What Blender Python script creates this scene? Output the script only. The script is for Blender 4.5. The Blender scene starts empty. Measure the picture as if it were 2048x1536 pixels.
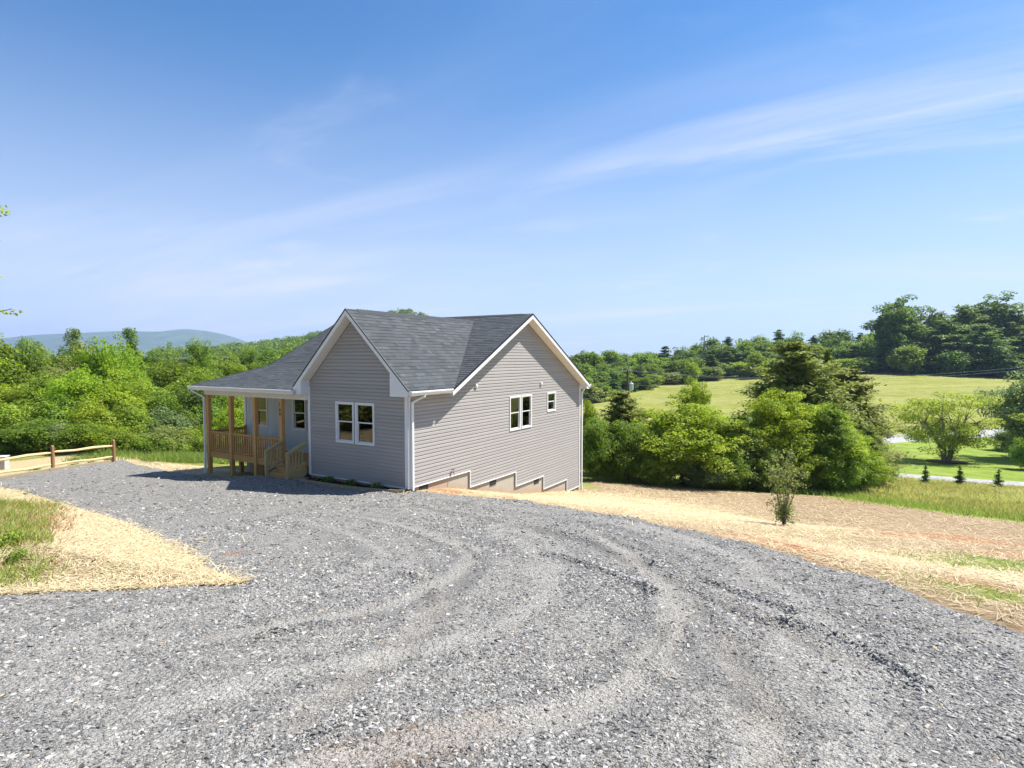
import bpy, bmesh, math, random
import numpy as np
from mathutils import Vector, Matrix
R = math.radians
rng = np.random.default_rng(7)
random.seed(7)
scene = bpy.context.scene
col = scene.collection

# ------------------------------------------------------------------ camera
F, PITCH = 1158.3, 2.609                      # focal length in pixels of a 2048 wide picture
cam_d = bpy.data.cameras.new('camera')
cam_d.sensor_width = 36.0
cam_d.lens = F / 2048 * 36.0
cam_d.clip_start, cam_d.clip_end = 0.05, 20000
cam = bpy.data.objects.new('camera', cam_d)
cam.rotation_euler = (R(90 - PITCH), 0, 0)
col.objects.link(cam)
scene.camera = cam

# ------------------------------------------------------------------ light
YAW = R(30.984)                               # the house is turned by this much
HX = np.array([math.cos(YAW), -math.sin(YAW)])
HY = np.array([math.sin(YAW), math.cos(YAW)])
HC = np.array([-3.053, 16.9])
sl = HX * 1.0 + HY * 1.2
SUN = Vector((sl[0], sl[1], 2.45)).normalized()
SUN_EL = math.asin(SUN.z)
SUN_AZ = math.atan2(SUN.x, SUN.y)
sun_d = bpy.data.lights.new('sun', 'SUN')
sun_d.energy = 5.0
sun_d.angle = R(0.55)
sun_d.color = (1.0, 0.965, 0.90)
sun = bpy.data.objects.new('sun', sun_d)
sun.rotation_euler = SUN.to_track_quat('Z', 'Y').to_euler()
sun.location = (40, 10, 60)
col.objects.link(sun)

world = bpy.data.worlds.new('World')
scene.world = world
world.use_nodes = True
wn, wl = world.node_tree.nodes, world.node_tree.links
wn.clear()
def WN(t, **k):
    n = wn.new(t)
    for a, b in k.items(): setattr(n, a, b)
    return n
sky = WN('ShaderNodeTexSky', sky_type='NISHITA', sun_disc=False, sun_elevation=SUN_EL, sun_rotation=SUN_AZ,
         altitude=300, air_density=1.15, dust_density=0.5, ozone_density=3.0)
tc = WN('ShaderNodeTexCoord')
sep = WN('ShaderNodeSeparateXYZ'); wl.new(tc.outputs['Generated'], sep.inputs[0])
# cirrus lies on a flat layer high above: direction / height
zc = WN('ShaderNodeMath', operation='MAXIMUM'); wl.new(sep.outputs[2], zc.inputs[0]); zc.inputs[1].default_value = 0.0
za = WN('ShaderNodeMath', operation='ADD'); wl.new(zc.outputs[0], za.inputs[0]); za.inputs[1].default_value = 0.12
dv = WN('ShaderNodeVectorMath', operation='DIVIDE'); wl.new(tc.outputs['Generated'], dv.inputs[0])
cmb = WN('ShaderNodeCombineXYZ')
for i in range(3): wl.new(za.outputs[0], cmb.inputs[i])
wl.new(cmb.outputs[0], dv.inputs[1])
def cirrus(scale, sx, sy, rot, detail, rough, lo, hi, dist=0.6):
    m0 = WN('ShaderNodeMapping'); m0.inputs['Rotation'].default_value = (0, 0, R(rot)); m0.inputs['Location'].default_value = (3.6, -0.6, 0); wl.new(dv.outputs[0], m0.inputs[0])
    mp = WN('ShaderNodeMapping'); mp.inputs['Scale'].default_value = (sx, sy, 0.0); wl.new(m0.outputs[0], mp.inputs[0])
    n = WN('ShaderNodeTexNoise'); n.inputs['Scale'].default_value = scale; n.inputs['Detail'].default_value = detail
    n.inputs['Roughness'].default_value = rough; n.inputs['Distortion'].default_value = dist
    wl.new(mp.outputs[0], n.inputs['Vector'])
    m = WN('ShaderNodeMapRange', interpolation_type='SMOOTHSTEP'); m.inputs[1].default_value = lo; m.inputs[2].default_value = hi
    wl.new(n.outputs['Fac'], m.inputs[0])
    return m.outputs[0]
# wisps run across the sky and rise towards the right; the widest veil hangs in the middle and on the left
c1 = cirrus(0.50, 0.45, 1.25, 24, 7, 0.50, 0.42, 0.74, 0.6)
c2 = cirrus(1.3, 0.30, 1.7, 30, 9, 0.58, 0.44, 0.80, 0.9)
c3 = cirrus(0.40, 0.6, 1.2, 24, 3, 0.5, 0.42, 0.64, 0.3)
c4 = cirrus(1.1, 0.8, 1.2, 10, 8, 0.6, 0.56, 0.80, 0.4)
m1 = WN('ShaderNodeMath', operation='MULTIPLY'); wl.new(c2, m1.inputs[0]); wl.new(c3, m1.inputs[1])
s1_ = WN('ShaderNodeMath', operation='MULTIPLY_ADD'); wl.new(c1, s1_.inputs[0]); s1_.inputs[1].default_value = 0.40
s2_ = WN('ShaderNodeMath', operation='MULTIPLY'); wl.new(m1.outputs[0], s2_.inputs[0]); s2_.inputs[1].default_value = 0.72
wl.new(s2_.outputs[0], s1_.inputs[2])
s3_ = WN('ShaderNodeMath', operation='MULTIPLY_ADD'); wl.new(c4, s3_.inputs[0]); s3_.inputs[1].default_value = 0.35; wl.new(s1_.outputs[0], s3_.inputs[2])
ad = s3_
lp = WN('ShaderNodeMapRange', interpolation_type='SMOOTHSTEP'); lp.inputs[1].default_value = -0.05; lp.inputs[2].default_value = 0.50
lp.inputs[3].default_value = 0.76; lp.inputs[4].default_value = 0.0; wl.new(sep.outputs[2], lp.inputs[0])
tot = WN('ShaderNodeMath', operation='ADD', use_clamp=True); wl.new(ad.outputs[0], tot.inputs[0]); wl.new(lp.outputs[0], tot.inputs[1])
mx = WN('ShaderNodeMix', data_type='RGBA'); wl.new(tot.outputs[0], mx.inputs[0])
tint = WN('ShaderNodeMix', data_type='RGBA', blend_type='MULTIPLY'); tint.inputs[0].default_value = 1.0
wl.new(sky.outputs[0], tint.inputs[6]); tint.inputs[7].default_value = (0.49, 1.02, 1.42, 1)
wl.new(tint.outputs[2], mx.inputs[6]); mx.inputs[7].default_value = (7.9, 8.3, 9.9, 1)
bg = WN('ShaderNodeBackground'); bg.inputs[1].default_value = 0.050; wl.new(mx.outputs[2], bg.inputs[0])
wo = WN('ShaderNodeOutputWorld'); wl.new(bg.outputs[0], wo.inputs[0])

vs = scene.view_settings
vs.view_transform = 'Standard'; vs.look = 'None'; vs.gamma = 1.0; vs.use_curve_mapping = False
vs.exposure = 1.12
scene.render.engine = 'CYCLES'
scene.cycles.max_bounces = 6; scene.cycles.diffuse_bounces = 2; scene.cycles.transparent_max_bounces = 12
scene.cycles.volume_bounces = 0
scene.render.resolution_x, scene.render.resolution_y = 1024, 768

# ------------------------------------------------------------------ helpers
def tag(o, label=None, cat=None, group=None, kind=None):
    if label: o['label'] = label
    if cat: o['category'] = cat
    if group: o['group'] = group
    if kind: o['kind'] = kind
    return o
def link(o, parent=None):
    col.objects.link(o)
    if parent is not None: o.parent = parent
    return o
def empty(name, loc=(0, 0, 0), rz=0.0):
    o = bpy.data.objects.new(name, None); o.location = loc; o.rotation_euler = (0, 0, rz)
    o.empty_display_size = 0.2
    return link(o)
def objm(name, me, parent=None, loc=None):
    o = bpy.data.objects.new(name, me)
    if loc is not None: o.location = loc
    return link(o, parent)
def np_mesh(name, V, Fc, mat, k=4, tone=None, smooth=False, attrs=None):
    """mesh from arrays: V (n,3), Fc (m,k)"""
    V = np.asarray(V, dtype=np.float32); Fc = np.asarray(Fc, dtype=np.int32)
    me = bpy.data.meshes.new(name)
    me.vertices.add(len(V)); me.vertices.foreach_set('co', V.ravel())
    m = len(Fc)
    me.loops.add(m * k); me.loops.foreach_set('vertex_index', Fc.ravel())
    me.polygons.add(m); me.polygons.foreach_set('loop_start', np.arange(0, m * k, k, dtype=np.int32))
    me.update(calc_edges=True)
    me.polygons.foreach_set('use_smooth', np.full(m, bool(smooth)))
    if tone is not None:
        a = me.attributes.new('tone', 'FLOAT', 'FACE'); a.data.foreach_set('value', np.asarray(tone, dtype=np.float32))
    for kx, v in (attrs or {}).items():
        a = me.attributes.new(kx, 'FLOAT', 'POINT'); a.data.foreach_set('value', np.asarray(v, dtype=np.float32))
    for mt in (mat if isinstance(mat, (list, tuple)) else [mat]):
        me.materials.append(mt)
    return me
class MB:
    """collects polygons into one mesh"""
    def __init__(s): s.v = []; s.f = []
    def poly(s, pts):
        n = len(s.v); s.v += [tuple(map(float, p)) for p in pts]; s.f.append(tuple(range(n, n + len(pts)))); return s
    def prism(s, a, b):
        """two matching polygon rings joined into a closed solid"""
        n = len(a); k = len(s.v); s.v += [tuple(map(float, p)) for p in a] + [tuple(map(float, p)) for p in b]
        s.f.append(tuple(k + i for i in range(n))[::-1]); s.f.append(tuple(k + n + i for i in range(n)))
        for i in range(n):
            j = (i + 1) % n; s.f.append((k + i, k + j, k + n + j, k + n + i))
        return s
    def box(s, x0, x1, y0, y1, z0, z1):
        return s.prism([(x0, y0, z0), (x1, y0, z0), (x1, y1, z0), (x0, y1, z0)], [(x0, y0, z1), (x1, y0, z1), (x1, y1, z1), (x0, y1, z1)])
    def bar(s, p, q, w, h, up=(0, 0, 1)):
        p, q = Vector(p), Vector(q); d = (q - p).normalized(); u = Vector(up)
        sd = d.cross(u).normalized() * (w / 2); uu = sd.cross(d).normalized() * (h / 2)
        A = [p + sd + uu, p - sd + uu, p - sd - uu, p + sd - uu]; B = [x + (q - p) for x in A]
        return s.prism(A[::-1], B[::-1])
    def tube(s, path, rad, n=8):
        path = [Vector(p) for p in path]; base = len(s.v); prev = None
        for i, p in enumerate(path):
            d = (path[min(i + 1, len(path) - 1)] - path[max(i - 1, 0)]).normalized()
            a = d.orthogonal().normalized() if prev is None else (prev - d * prev.dot(d)).normalized()
            prev = a; b = d.cross(a); r = rad[i] if hasattr(rad, '__len__') else rad
            for k in range(n):
                t = 2 * math.pi * k / n; s.v.append(tuple(p + a * (r * math.cos(t)) + b * (r * math.sin(t))))
        for i in range(len(path) - 1):
            for k in range(n):
                j = (k + 1) % n; s.f.append((base + i * n + k, base + i * n + j, base + (i + 1) * n + j, base + (i + 1) * n + k))
        s.f.append(tuple(base + k for k in range(n))[::-1]); e = base + (len(path) - 1) * n
        s.f.append(tuple(e + k for k in range(n)))
        return s
    def mesh(s, name, mat, bevel=0):
        me = bpy.data.meshes.new(name); me.from_pydata(s.v, [], s.f)
        if bevel:
            bm = bmesh.new(); bm.from_mesh(me); bmesh.ops.remove_doubles(bm, verts=bm.verts, dist=1e-5)
            bmesh.ops.bevel(bm, geom=bm.edges[:], offset=bevel, segments=1, affect='EDGES'); bm.to_mesh(me); bm.free()
        me.materials.append(mat); me.update(); return me
    def build(s, name, mat, parent=None, loc=None, bevel=0):
        return objm(name, s.mesh(name, mat, bevel), parent, loc)

# ---- materials
class NT:
    def __init__(s, name):
        s.m = bpy.data.materials.new(name); s.m.use_nodes = True; s.t = s.m.node_tree; s.t.nodes.clear()
        s.out = s.t.nodes.new('ShaderNodeOutputMaterial')
    def n(s, typ, ins=None, **k):
        nd = s.t.nodes.new(typ)
        for a, b in k.items(): setattr(nd, a, b)
        for a, b in (ins or {}).items():
            if hasattr(b, 'is_linked') or hasattr(b, 'links'): s.t.links.new(b, nd.inputs[a])
            else: nd.inputs[a].default_value = b
        return nd
    def noise(s, scale, detail=4, rough=0.55, vec=None, out='Fac', dist=0.0):
        n = s.n('ShaderNodeTexNoise', {'Scale': scale, 'Detail': detail, 'Roughness': rough, 'Distortion': dist})
        if vec is not None: s.t.links.new(vec, n.inputs['Vector'])
        return n.outputs[out]
    def mapr(s, val, a, b, c=0.0, d=1.0, smooth=True):
        return s.n('ShaderNodeMapRange', {0: val, 1: a, 2: b, 3: c, 4: d}, interpolation_type='SMOOTHSTEP' if smooth else 'LINEAR').outputs[0]
    def mix(s, f, a, b, mode='MIX'):
        n = s.n('ShaderNodeMix', data_type='RGBA', blend_type=mode)
        for i, x in ((0, f), (6, a), (7, b)):
            if hasattr(x, 'links'): s.t.links.new(x, n.inputs[i])
            else: n.inputs[i].default_value = x if i == 0 else (tuple(x) + (1,) if len(x) == 3 else x)
        return n.outputs[2]
    def math(s, op, a, b=0.0, clamp=False):
        return s.n('ShaderNodeMath', {0: a, 1: b}, operation=op, use_clamp=clamp).outputs[0]
    def attr(s, name): return s.n('ShaderNodeAttribute', attribute_name=name).outputs['Fac']
    def obj(s): return s.n('ShaderNodeTexCoord').outputs['Object']
    def pos(s): return s.n('ShaderNodeNewGeometry').outputs['Position']
    def bump(s, h, strength=0.5, dist=0.01, normal=None):
        n = s.n('ShaderNodeBump', {'Height': h, 'Strength': strength, 'Distance': dist})
        if normal is not None: s.t.links.new(normal, n.inputs['Normal'])
        return n.outputs[0]
    def bsdf(s, color, rough=0.6, spec=0.5, normal=None, metallic=0.0):
        b = s.n('ShaderNodeBsdfPrincipled')
        for k, x in (('Base Color', color), ('Roughness', rough), ('Specular IOR Level', spec), ('Metallic', metallic)):
            if hasattr(x, 'links'): s.t.links.new(x, b.inputs[k])
            else: b.inputs[k].default_value = tuple(x) + (1,) if isinstance(x, (tuple, list)) and len(x) == 3 else x
        if normal is not None: s.t.links.new(normal, b.inputs['Normal'])
        return b.outputs[0]
    def done(s, sh): s.t.links.new(sh, s.out.inputs[0]); return s.m

def m_plain(name, c, rough=0.5, spec=0.4, var=0.08, scale=6.0, bump=0.0):
    t = NT(name); p = t.obj(); nz = t.noise(scale, 5, 0.6, p)
    f = t.mapr(nz, 0.3, 0.7, 0, 1)
    cc = t.mix(f, [x * (1 - var) for x in c], [min(1, x * (1 + var)) for x in c])
    nm = t.bump(t.noise(scale * 8, 3, 0.6, p), bump, 0.004) if bump else None
    return t.done(t.bsdf(cc, rough, spec, nm))

def m_siding(name, c, vertical=False):
    t = NT(name); p = t.obj()
    mp = t.n('ShaderNodeMapping', {'Vector': p, 'Scale': (6, 6, 60) if not vertical else (60, 60, 3)}).outputs[0]
    grain = t.noise(1.0, 4, 0.6, mp)
    big = t.noise(0.7, 4, 0.6, p)
    orr = t.n('ShaderNodeObjectInfo').outputs['Random']
    f = t.math('ADD', t.math('MULTIPLY', big, 0.6), t.math('MULTIPLY', orr, 0.4))
    cc = t.mix(t.mapr(f, 0.25, 0.8), [x * 0.94 for x in c], [x * 1.05 for x in c])
    return t.done(t.bsdf(cc, 0.55, 0.35, t.bump(grain, 0.15, 0.002)))

def m_wood(name, c1, c2, rough=0.75):
    t = NT(name); p = t.obj()
    orr = t.n('ShaderNodeObjectInfo').outputs['Random']
    off = t.n('ShaderNodeCombineXYZ', {0: t.math('MULTIPLY', orr, 37.0), 1: t.math('MULTIPLY', orr, 11.0)}).outputs[0]
    q = t.n('ShaderNodeVectorMath', {0: p, 1: off}, operation='ADD').outputs[0]
    mp = t.n('ShaderNodeMapping', {'Vector': q, 'Scale': (9, 9, 1.2)}).outputs[0]
    g = t.noise(3.0, 6, 0.65, mp, dist=0.8)
    kn = t.n('ShaderNodeTexVoronoi', {'Vector': q, 'Scale': 2.3}).outputs['Distance']
    cc = t.mix(t.mapr(g, 0.3, 0.7), c1, c2)
    cc = t.mix(t.mapr(kn, 0.03, 0.09, 0.75, 0.0), cc, [x * 0.35 for x in c1])
    cc = t.mix(t.mapr(orr, 0, 1, 0.0, 0.3, False), cc, [c1[0] * 0.75, c1[1] * 0.82, c1[2] * 0.8])
    return t.done(t.bsdf(cc, rough, 0.2, t.bump(g, 0.3, 0.004)))

def m_leaf(name, dark, light, transl=0.35, rough=0.55, hue=0.5):
    t = NT(name)
    tone = t.attr('tone'); orr = t.n('ShaderNodeObjectInfo').outputs['Random']
    cc = t.mix(tone, dark, light)
    cc2 = t.n('ShaderNodeHueSaturation', {'Color': cc, 'Hue': t.mapr(orr, 0, 1, 0.5 - 0.018 * hue * 2, 0.5 + 0.012 * hue * 2, False),
                                          'Value': t.mapr(t.math('FRACT', t.math('MULTIPLY', orr, 7.31)), 0, 1, 0.80, 1.22, False)}).outputs[0]
    b = t.bsdf(cc2, rough, 0.22)
    tr = t.n('ShaderNodeBsdfTranslucent', {'Color': t.mix(0.5, cc2, (light[0] * 1.3, light[1] * 1.3, light[2] * 0.6))}).outputs[0]
    return t.done(t.n('ShaderNodeMixShader', {0: transl, 1: b, 2: tr}).outputs[0])

M = {}
M['siding'] = m_siding('warm_grey_vinyl_siding', (0.345, 0.322, 0.302))
M['porch_siding'] = m_siding('pale_grey_vertical_siding', (0.53, 0.59, 0.63), True)
M['white'] = m_plain('white_vinyl_trim', (0.74, 0.74, 0.73), 0.4, 0.4, 0.02)
M['soffit'] = m_plain('cream_soffit', (0.74, 0.70, 0.64), 0.6, 0.2, 0.03)
M['black'] = m_plain('black_drip_edge', (0.012, 0.012, 0.013), 0.5, 0.4)
M['dark'] = m_plain('dark_vent_grille', (0.03, 0.03, 0.03), 0.6, 0.3)
M['wood'] = m_wood('treated_lumber', (0.50, 0.265, 0.09), (0.64, 0.38, 0.155))
M['wood_green'] = m_wood('greenish_treated_lumber', (0.36, 0.29, 0.13), (0.50, 0.41, 0.22))
M['rail_pale'] = m_wood('split_rail_pine', (0.55, 0.40, 0.20), (0.68, 0.53, 0.30))
M['fence_post'] = m_wood('fence_post_cedar', (0.26, 0.14, 0.07), (0.36, 0.20, 0.10))
M['timber'] = m_wood('landscape_timber', (0.30, 0.24, 0.15), (0.42, 0.34, 0.22))
M['bark'] = m_plain('bark', (0.12, 0.09, 0.065), 0.9, 0.1, 0.35, 9.0, 0.8)
M['bark_grey'] = m_plain('grey_bark', (0.20, 0.17, 0.145), 0.9, 0.1, 0.3, 9.0, 0.8)
M['pole'] = m_plain('utility_pole_wood', (0.10, 0.07, 0.05), 0.9, 0.1, 0.25, 5.0, 0.4)
M['steel'] = m_plain('galvanised_steel', (0.42, 0.50, 0.53), 0.45, 0.5, 0.08)
M['wire'] = m_plain('aluminium_wire', (0.55, 0.57, 0.58), 0.4, 0.5, 0.05)
M['red'] = m_plain('red_paint', (0.30, 0.02, 0.025), 0.45, 0.4)
M['inner'] = m_plain('interior_drywall', (0.55, 0.54, 0.52), 0.8, 0.1)
M['plastic_grey'] = m_plain('pinkish_grey_plastic', (0.48, 0.44, 0.42), 0.6, 0.3)
M['mulch'] = m_plain('dark_mulch', (0.022, 0.015, 0.011), 0.95, 0.1, 0.5, 40.0, 1.0)
# glass
t = NT('window_glass')
fr = t.n('ShaderNodeFresnel', {'IOR': 1.52}).outputs[0]
fr = t.mapr(fr, 0.0, 1.0, 0.035, 1.0, False)
M['glass'] = t.done(t.n('ShaderNodeMixShader', {0: fr, 1: t.n('ShaderNodeBsdfTransparent', {'Color': (0.55, 0.60, 0.58, 1)}).outputs[0],
             2: t.n('ShaderNodeBsdfGlossy', {'Color': (1, 1, 1, 1), 'Roughness': 0.0}).outputs[0]}).outputs[0])
# shingles
t = NT('asphalt_shingle'); p = t.pos(); tone = t.attr('tone')
cc = t.mix(tone, (0.026, 0.031, 0.036), (0.075, 0.084, 0.092))
cc = t.mix(t.mapr(t.noise(160, 2, 0.7, p), 0.4, 0.65, 0, 0.4), cc, (0.10, 0.108, 0.117))
cc = t.mix(t.mapr(t.noise(0.8, 3, 0.5, p), 0.35, 0.7, 0, 0.25), cc, (0.06, 0.065, 0.07))
M['shingle'] = t.done(t.bsdf(cc, 0.85, 0.25, t.bump(t.noise(220, 2, 0.7, p), 0.6, 0.004)))
# foundation, stained by red clay along the ground
t = NT('parged_foundation'); p = t.obj(); tn = t.attr('stain')
nz = t.noise(2.2, 5, 0.6, p); fine = t.noise(70, 3, 0.7, p)
cc = t.mix(t.mapr(fine, 0.35, 0.65), (0.33, 0.29, 0.24), (0.52, 0.46, 0.38))
st = t.mapr(t.math('ADD', tn, t.math('MULTIPLY', t.math('SUBTRACT', nz, 0.5), 0.8)), 0.25, 0.85)
cc = t.mix(t.math('MULTIPLY', st, 0.42), cc, (0.44, 0.24, 0.12))
M['foundation'] = t.done(t.bsdf(cc, 0.9, 0.1, t.bump(fine, 0.6, 0.01)))
L_ = {}
L_['bright'] = m_leaf('leaf_yellow_green', (0.09, 0.155, 0.012), (0.37, 0.46, 0.035), 0.46)
L_['locust'] = m_leaf('leaf_lime_green', (0.11, 0.20, 0.014), (0.34, 0.47, 0.033), 0.46)
L_['mid'] = m_leaf('leaf_mid_green', (0.05, 0.105, 0.014), (0.265, 0.375, 0.042), 0.42)
L_['deep'] = m_leaf('leaf_deep_green', (0.042, 0.09, 0.016), (0.19, 0.285, 0.043), 0.38)
L_['cedar'] = m_leaf('leaf_cedar_green', (0.12, 0.165, 0.035), (0.27, 0.31, 0.075), 0.42)
L_['pine'] = m_leaf('leaf_pine_green', (0.05, 0.10, 0.02), (0.19, 0.28, 0.052), 0.36)
L_['olive'] = m_leaf('leaf_olive', (0.14, 0.17, 0.04), (0.30, 0.33, 0.09), 0.38)
L_['silver'] = m_leaf('leaf_silvery_green', (0.09, 0.14, 0.045), (0.27, 0.35, 0.14), 0.35)
L_['sapling'] = m_leaf('leaf_sapling', (0.10, 0.19, 0.04), (0.32, 0.37, 0.10), 0.42)
L_['grass'] = m_leaf('grass_blade', (0.14, 0.22, 0.03), (0.33, 0.42, 0.10), 0.35)
L_['dry'] = m_leaf('dry_grass_blade', (0.34, 0.30, 0.10), (0.62, 0.55, 0.25), 0.4)

# ------------------------------------------------------------------ terrain
CP, SP = math.cos(R(PITCH)), math.sin(R(PITCH))
def ray(u, v):
    a, b = (u - 1024) / F, (768 - v) / F
    y = CP + b * SP; z = -SP + b * CP
    return np.array([a / y, 1.0, z / y])
def at(u, v, Y): return ray(u, v) * Y
def hw(x, y, z=0.0):
    q = HC + HX * x + HY * y; return np.array([q[0], q[1], z])
def plane_z(x, y): return -(1.75 + 0.137 * y)
ctl = []
def cp(u, v, Y): ctl.append(at(u, v, Y))
def cl(x, y, z): ctl.append(hw(x, y, z))
for x in (-8, -3, 0, 3, 6, 12):
    for y in (-6, 1, 4):
        if x <= 3.2 or y < 3: ctl.append(np.array([x, y, plane_z(x, y)]))
for u, v in ((300, 1300), (900, 1300), (1500, 1300), (1900, 1330), (485, 1168), (900, 1150), (1300, 1150), (1480, 1084), (1702, 1146), (2048, 1260),
             (1280, 1040), (1160, 1022), (1060, 1003), (385, 1120), (250, 1050), (600, 1080), (900, 1040), (100, 1000), (0, 975), (300, 1000), (600, 1010)):
    r = ray(u, v); Y = 1.75 / (-r[2] - 0.137); ctl.append(r * Y)
for y, z in ((0, -3.97), (1.4, -4.12), (3.45, -4.64), (5.55, -5.2), (8.5, -5.66), (12.2, -6.34)): cl(0.05, y, z)
cl(-4.2, -0.1, -4.0); cl(-4.8, -0.75, -3.97); cl(-5.6, -0.8, -3.97); cl(-7.0, 0, -4.27); cl(-8.5, 0, -4.36); cl(-9.9, 0, -4.44)
cl(-5, 3, -4.6); cl(-10, 6, -5.4); cl(-5, 8, -5.8); cl(-5, 13, -6.6); cl(-10.5, 12, -6.6)
cp(228, 923, 26); cp(106, 940, 23.7); cp(0, 957, 22); cp(-200, 985, 21); cp(350, 935, 24)
cp(60, 925, 27.5); cp(200, 900, 31); cp(380, 915, 30); cp(100, 890, 36); cp(350, 905, 38); cp(-300, 900, 36)
for u, v, Y in ((1170, 968, 30), (1500, 987, 31), (1750, 977, 36), (1567, 1050, 20.5), (2048, 1040, 26), (1700, 1100, 11.2), (1700, 1060, 17.0),
                (2048, 1150, 9), (2048, 1090, 16), (1350, 1010, 22), (2400, 1060, 24), (2048, 975, 45), (1800, 955, 49), (1900, 1000, 36),
                (1895, 926, 62), (2048, 925, 62), (1750, 877, 86), (2048, 862, 92), (1750, 800, 130), (1750, 743, 190), (2048, 757, 190), (1950, 748, 190),
                (1510, 752, 200), (1350, 766, 190), (1165, 808, 150), (1300, 805, 140), (1500, 800, 135), (1400, 860, 95), (1200, 900, 60), (1500, 900, 65),
                (1200, 722, 330), (1600, 714, 340), (2048, 708, 330), (2600, 712, 300), (2500, 860, 90), (2600, 960, 45), (900, 730, 300), (700, 740, 200), (700, 800, 90),
                (300, 740, 200), (300, 800, 90), (0, 810, 90), (-300, 800, 90), (400, 850, 55), (0, 850, 55), (100, 720, 500), (1000, 716, 700), (1800, 714, 700)):
    cp(u, v, Y)
for a in range(0, 360, 30):
    for r_, z in ((1500, -4), (6500, -10)): ctl.append(np.array([r_ * math.cos(R(a)), r_ * math.sin(R(a)), z]))
for p in ((-20, -10, -1.0), (20, -10, -3.5), (-60, -60, 0), (60, -60, -4), (0, -80, 0), (-40, 5, -2.2), (30, 5, -6), (60, 10, -9)): ctl.append(np.array(p, float))
ctl = np.array(ctl)
def kern(d): return d
Dm = np.linalg.norm(ctl[:, None, :2] - ctl[None, :, :2], axis=2)
nC = len(ctl); P_ = np.c_[np.ones(nC), ctl[:, :2]]
A_ = np.block([[kern(Dm) + 1e-3 * np.eye(nC), P_], [P_.T, np.zeros((3, 3))]])
sol = np.linalg.solve(A_, np.r_[ctl[:, 2], 0, 0, 0])
def poly_sd(poly, x, y):
    """signed distance to a closed polygon, negative inside"""
    x = np.asarray(x, float); y = np.asarray(y, float)
    d = np.full(x.shape, 1e9); ins = np.zeros(x.shape, bool); n = len(poly)
    for i in range(n):
        ax, ay = poly[i][:2]; bx, by = poly[(i + 1) % n][:2]
        ex, ey = bx - ax, by - ay; t = np.clip(((x - ax) * ex + (y - ay) * ey) / (ex * ex + ey * ey + 1e-12), 0, 1)
        d = np.minimum(d, np.hypot(x - ax - t * ex, y - ay - t * ey))
        if abs(ey) > 1e-12:
            c = ((ay > y) != (by > y)) & (x < ex * (y - ay) / ey + ax); ins ^= c
    return np.where(ins, -d, d)
def line_d(line, x, y):
    d = np.full(np.shape(x), 1e9)
    for (ax, ay), (bx, by) in zip(line[:-1], line[1:]):
        ex, ey = bx - ax, by - ay; t = np.clip(((x - ax) * ex + (y - ay) * ey) / (ex * ex + ey * ey + 1e-12), 0, 1)
        d = np.minimum(d, np.hypot(x - ax - t * ex, y - ay - t * ey))
    return d
def plane_pt(u, v):
    r = ray(u, v); Y = 1.75 / (-r[2] - 0.137); return (r[0] * Y, Y)
# the straw bank on the left, raised a little above the gravel
bank_poly = [plane_pt(485, 1168), plane_pt(385, 1118), plane_pt(250, 1050), plane_pt(100, 1000), plane_pt(0, 974), (-26, 25), (-26, 6), plane_pt(0, 1190), plane_pt(250, 1180)]
def hz(x, y):
    x = np.asarray(x, float); y = np.asarray(y, float); sh = x.shape; xx, yy = x.ravel(), y.ravel(); out = np.empty(len(xx))
    for i in range(0, len(xx), 40000):
        a, b = xx[i:i + 40000], yy[i:i + 40000]
        d = np.hypot(a[:, None] - ctl[None, :, 0], b[:, None] - ctl[None, :, 1])
        out[i:i + 40000] = kern(d) @ sol[:nC] + sol[nC] + sol[nC + 1] * a + sol[nC + 2] * b
        sd = poly_sd(bank_poly, a, b); w = np.clip(-sd / 2.2, 0, 1)
        out[i:i + 40000] += (w * w * (3 - 2 * w)) * 0.28
    return out.reshape(sh)
def gz(x, y): return float(hz(np.array([x]), np.array([y]))[0])
def on_ground(u, v, y0=2.0, y1=400.0):
    r = ray(u, v); Y = np.geomspace(y0, y1, 500); h = hz(r[0] * Y, Y); k = np.nonzero(r[2] * Y < h)[0]
    if len(k) == 0: return r * y1
    k = max(k[0], 1); Y2 = np.linspace(Y[k - 1], Y[k], 40); h = hz(r[0] * Y2, Y2); j = np.nonzero(r[2] * Y2 <= h)[0]
    return r * Y2[j[0] if len(j) else -1]
class SN:
    """smooth sum-of-waves noise, mean 0, about -1..1"""
    def __init__(s, seed, freq, n=14, octs=1):
        g = np.random.default_rng(seed); s.k = []
        for o in range(octs):
            for i in range(n):
                a = g.uniform(0, 2 * math.pi); f = freq * 2 ** o * g.uniform(0.6, 1.5)
                s.k.append((f * math.cos(a), f * math.sin(a), g.uniform(0, 6.28), 0.55 ** o))
        s.nm = math.sqrt(sum(k[3] ** 2 for k in s.k) / 2) * 1.8
    def __call__(s, x, y):
        o = 0
        for a, b, c, w in s.k: o = o + w * np.sin(a * x + b * y + c)
        return o / s.nm

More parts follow.
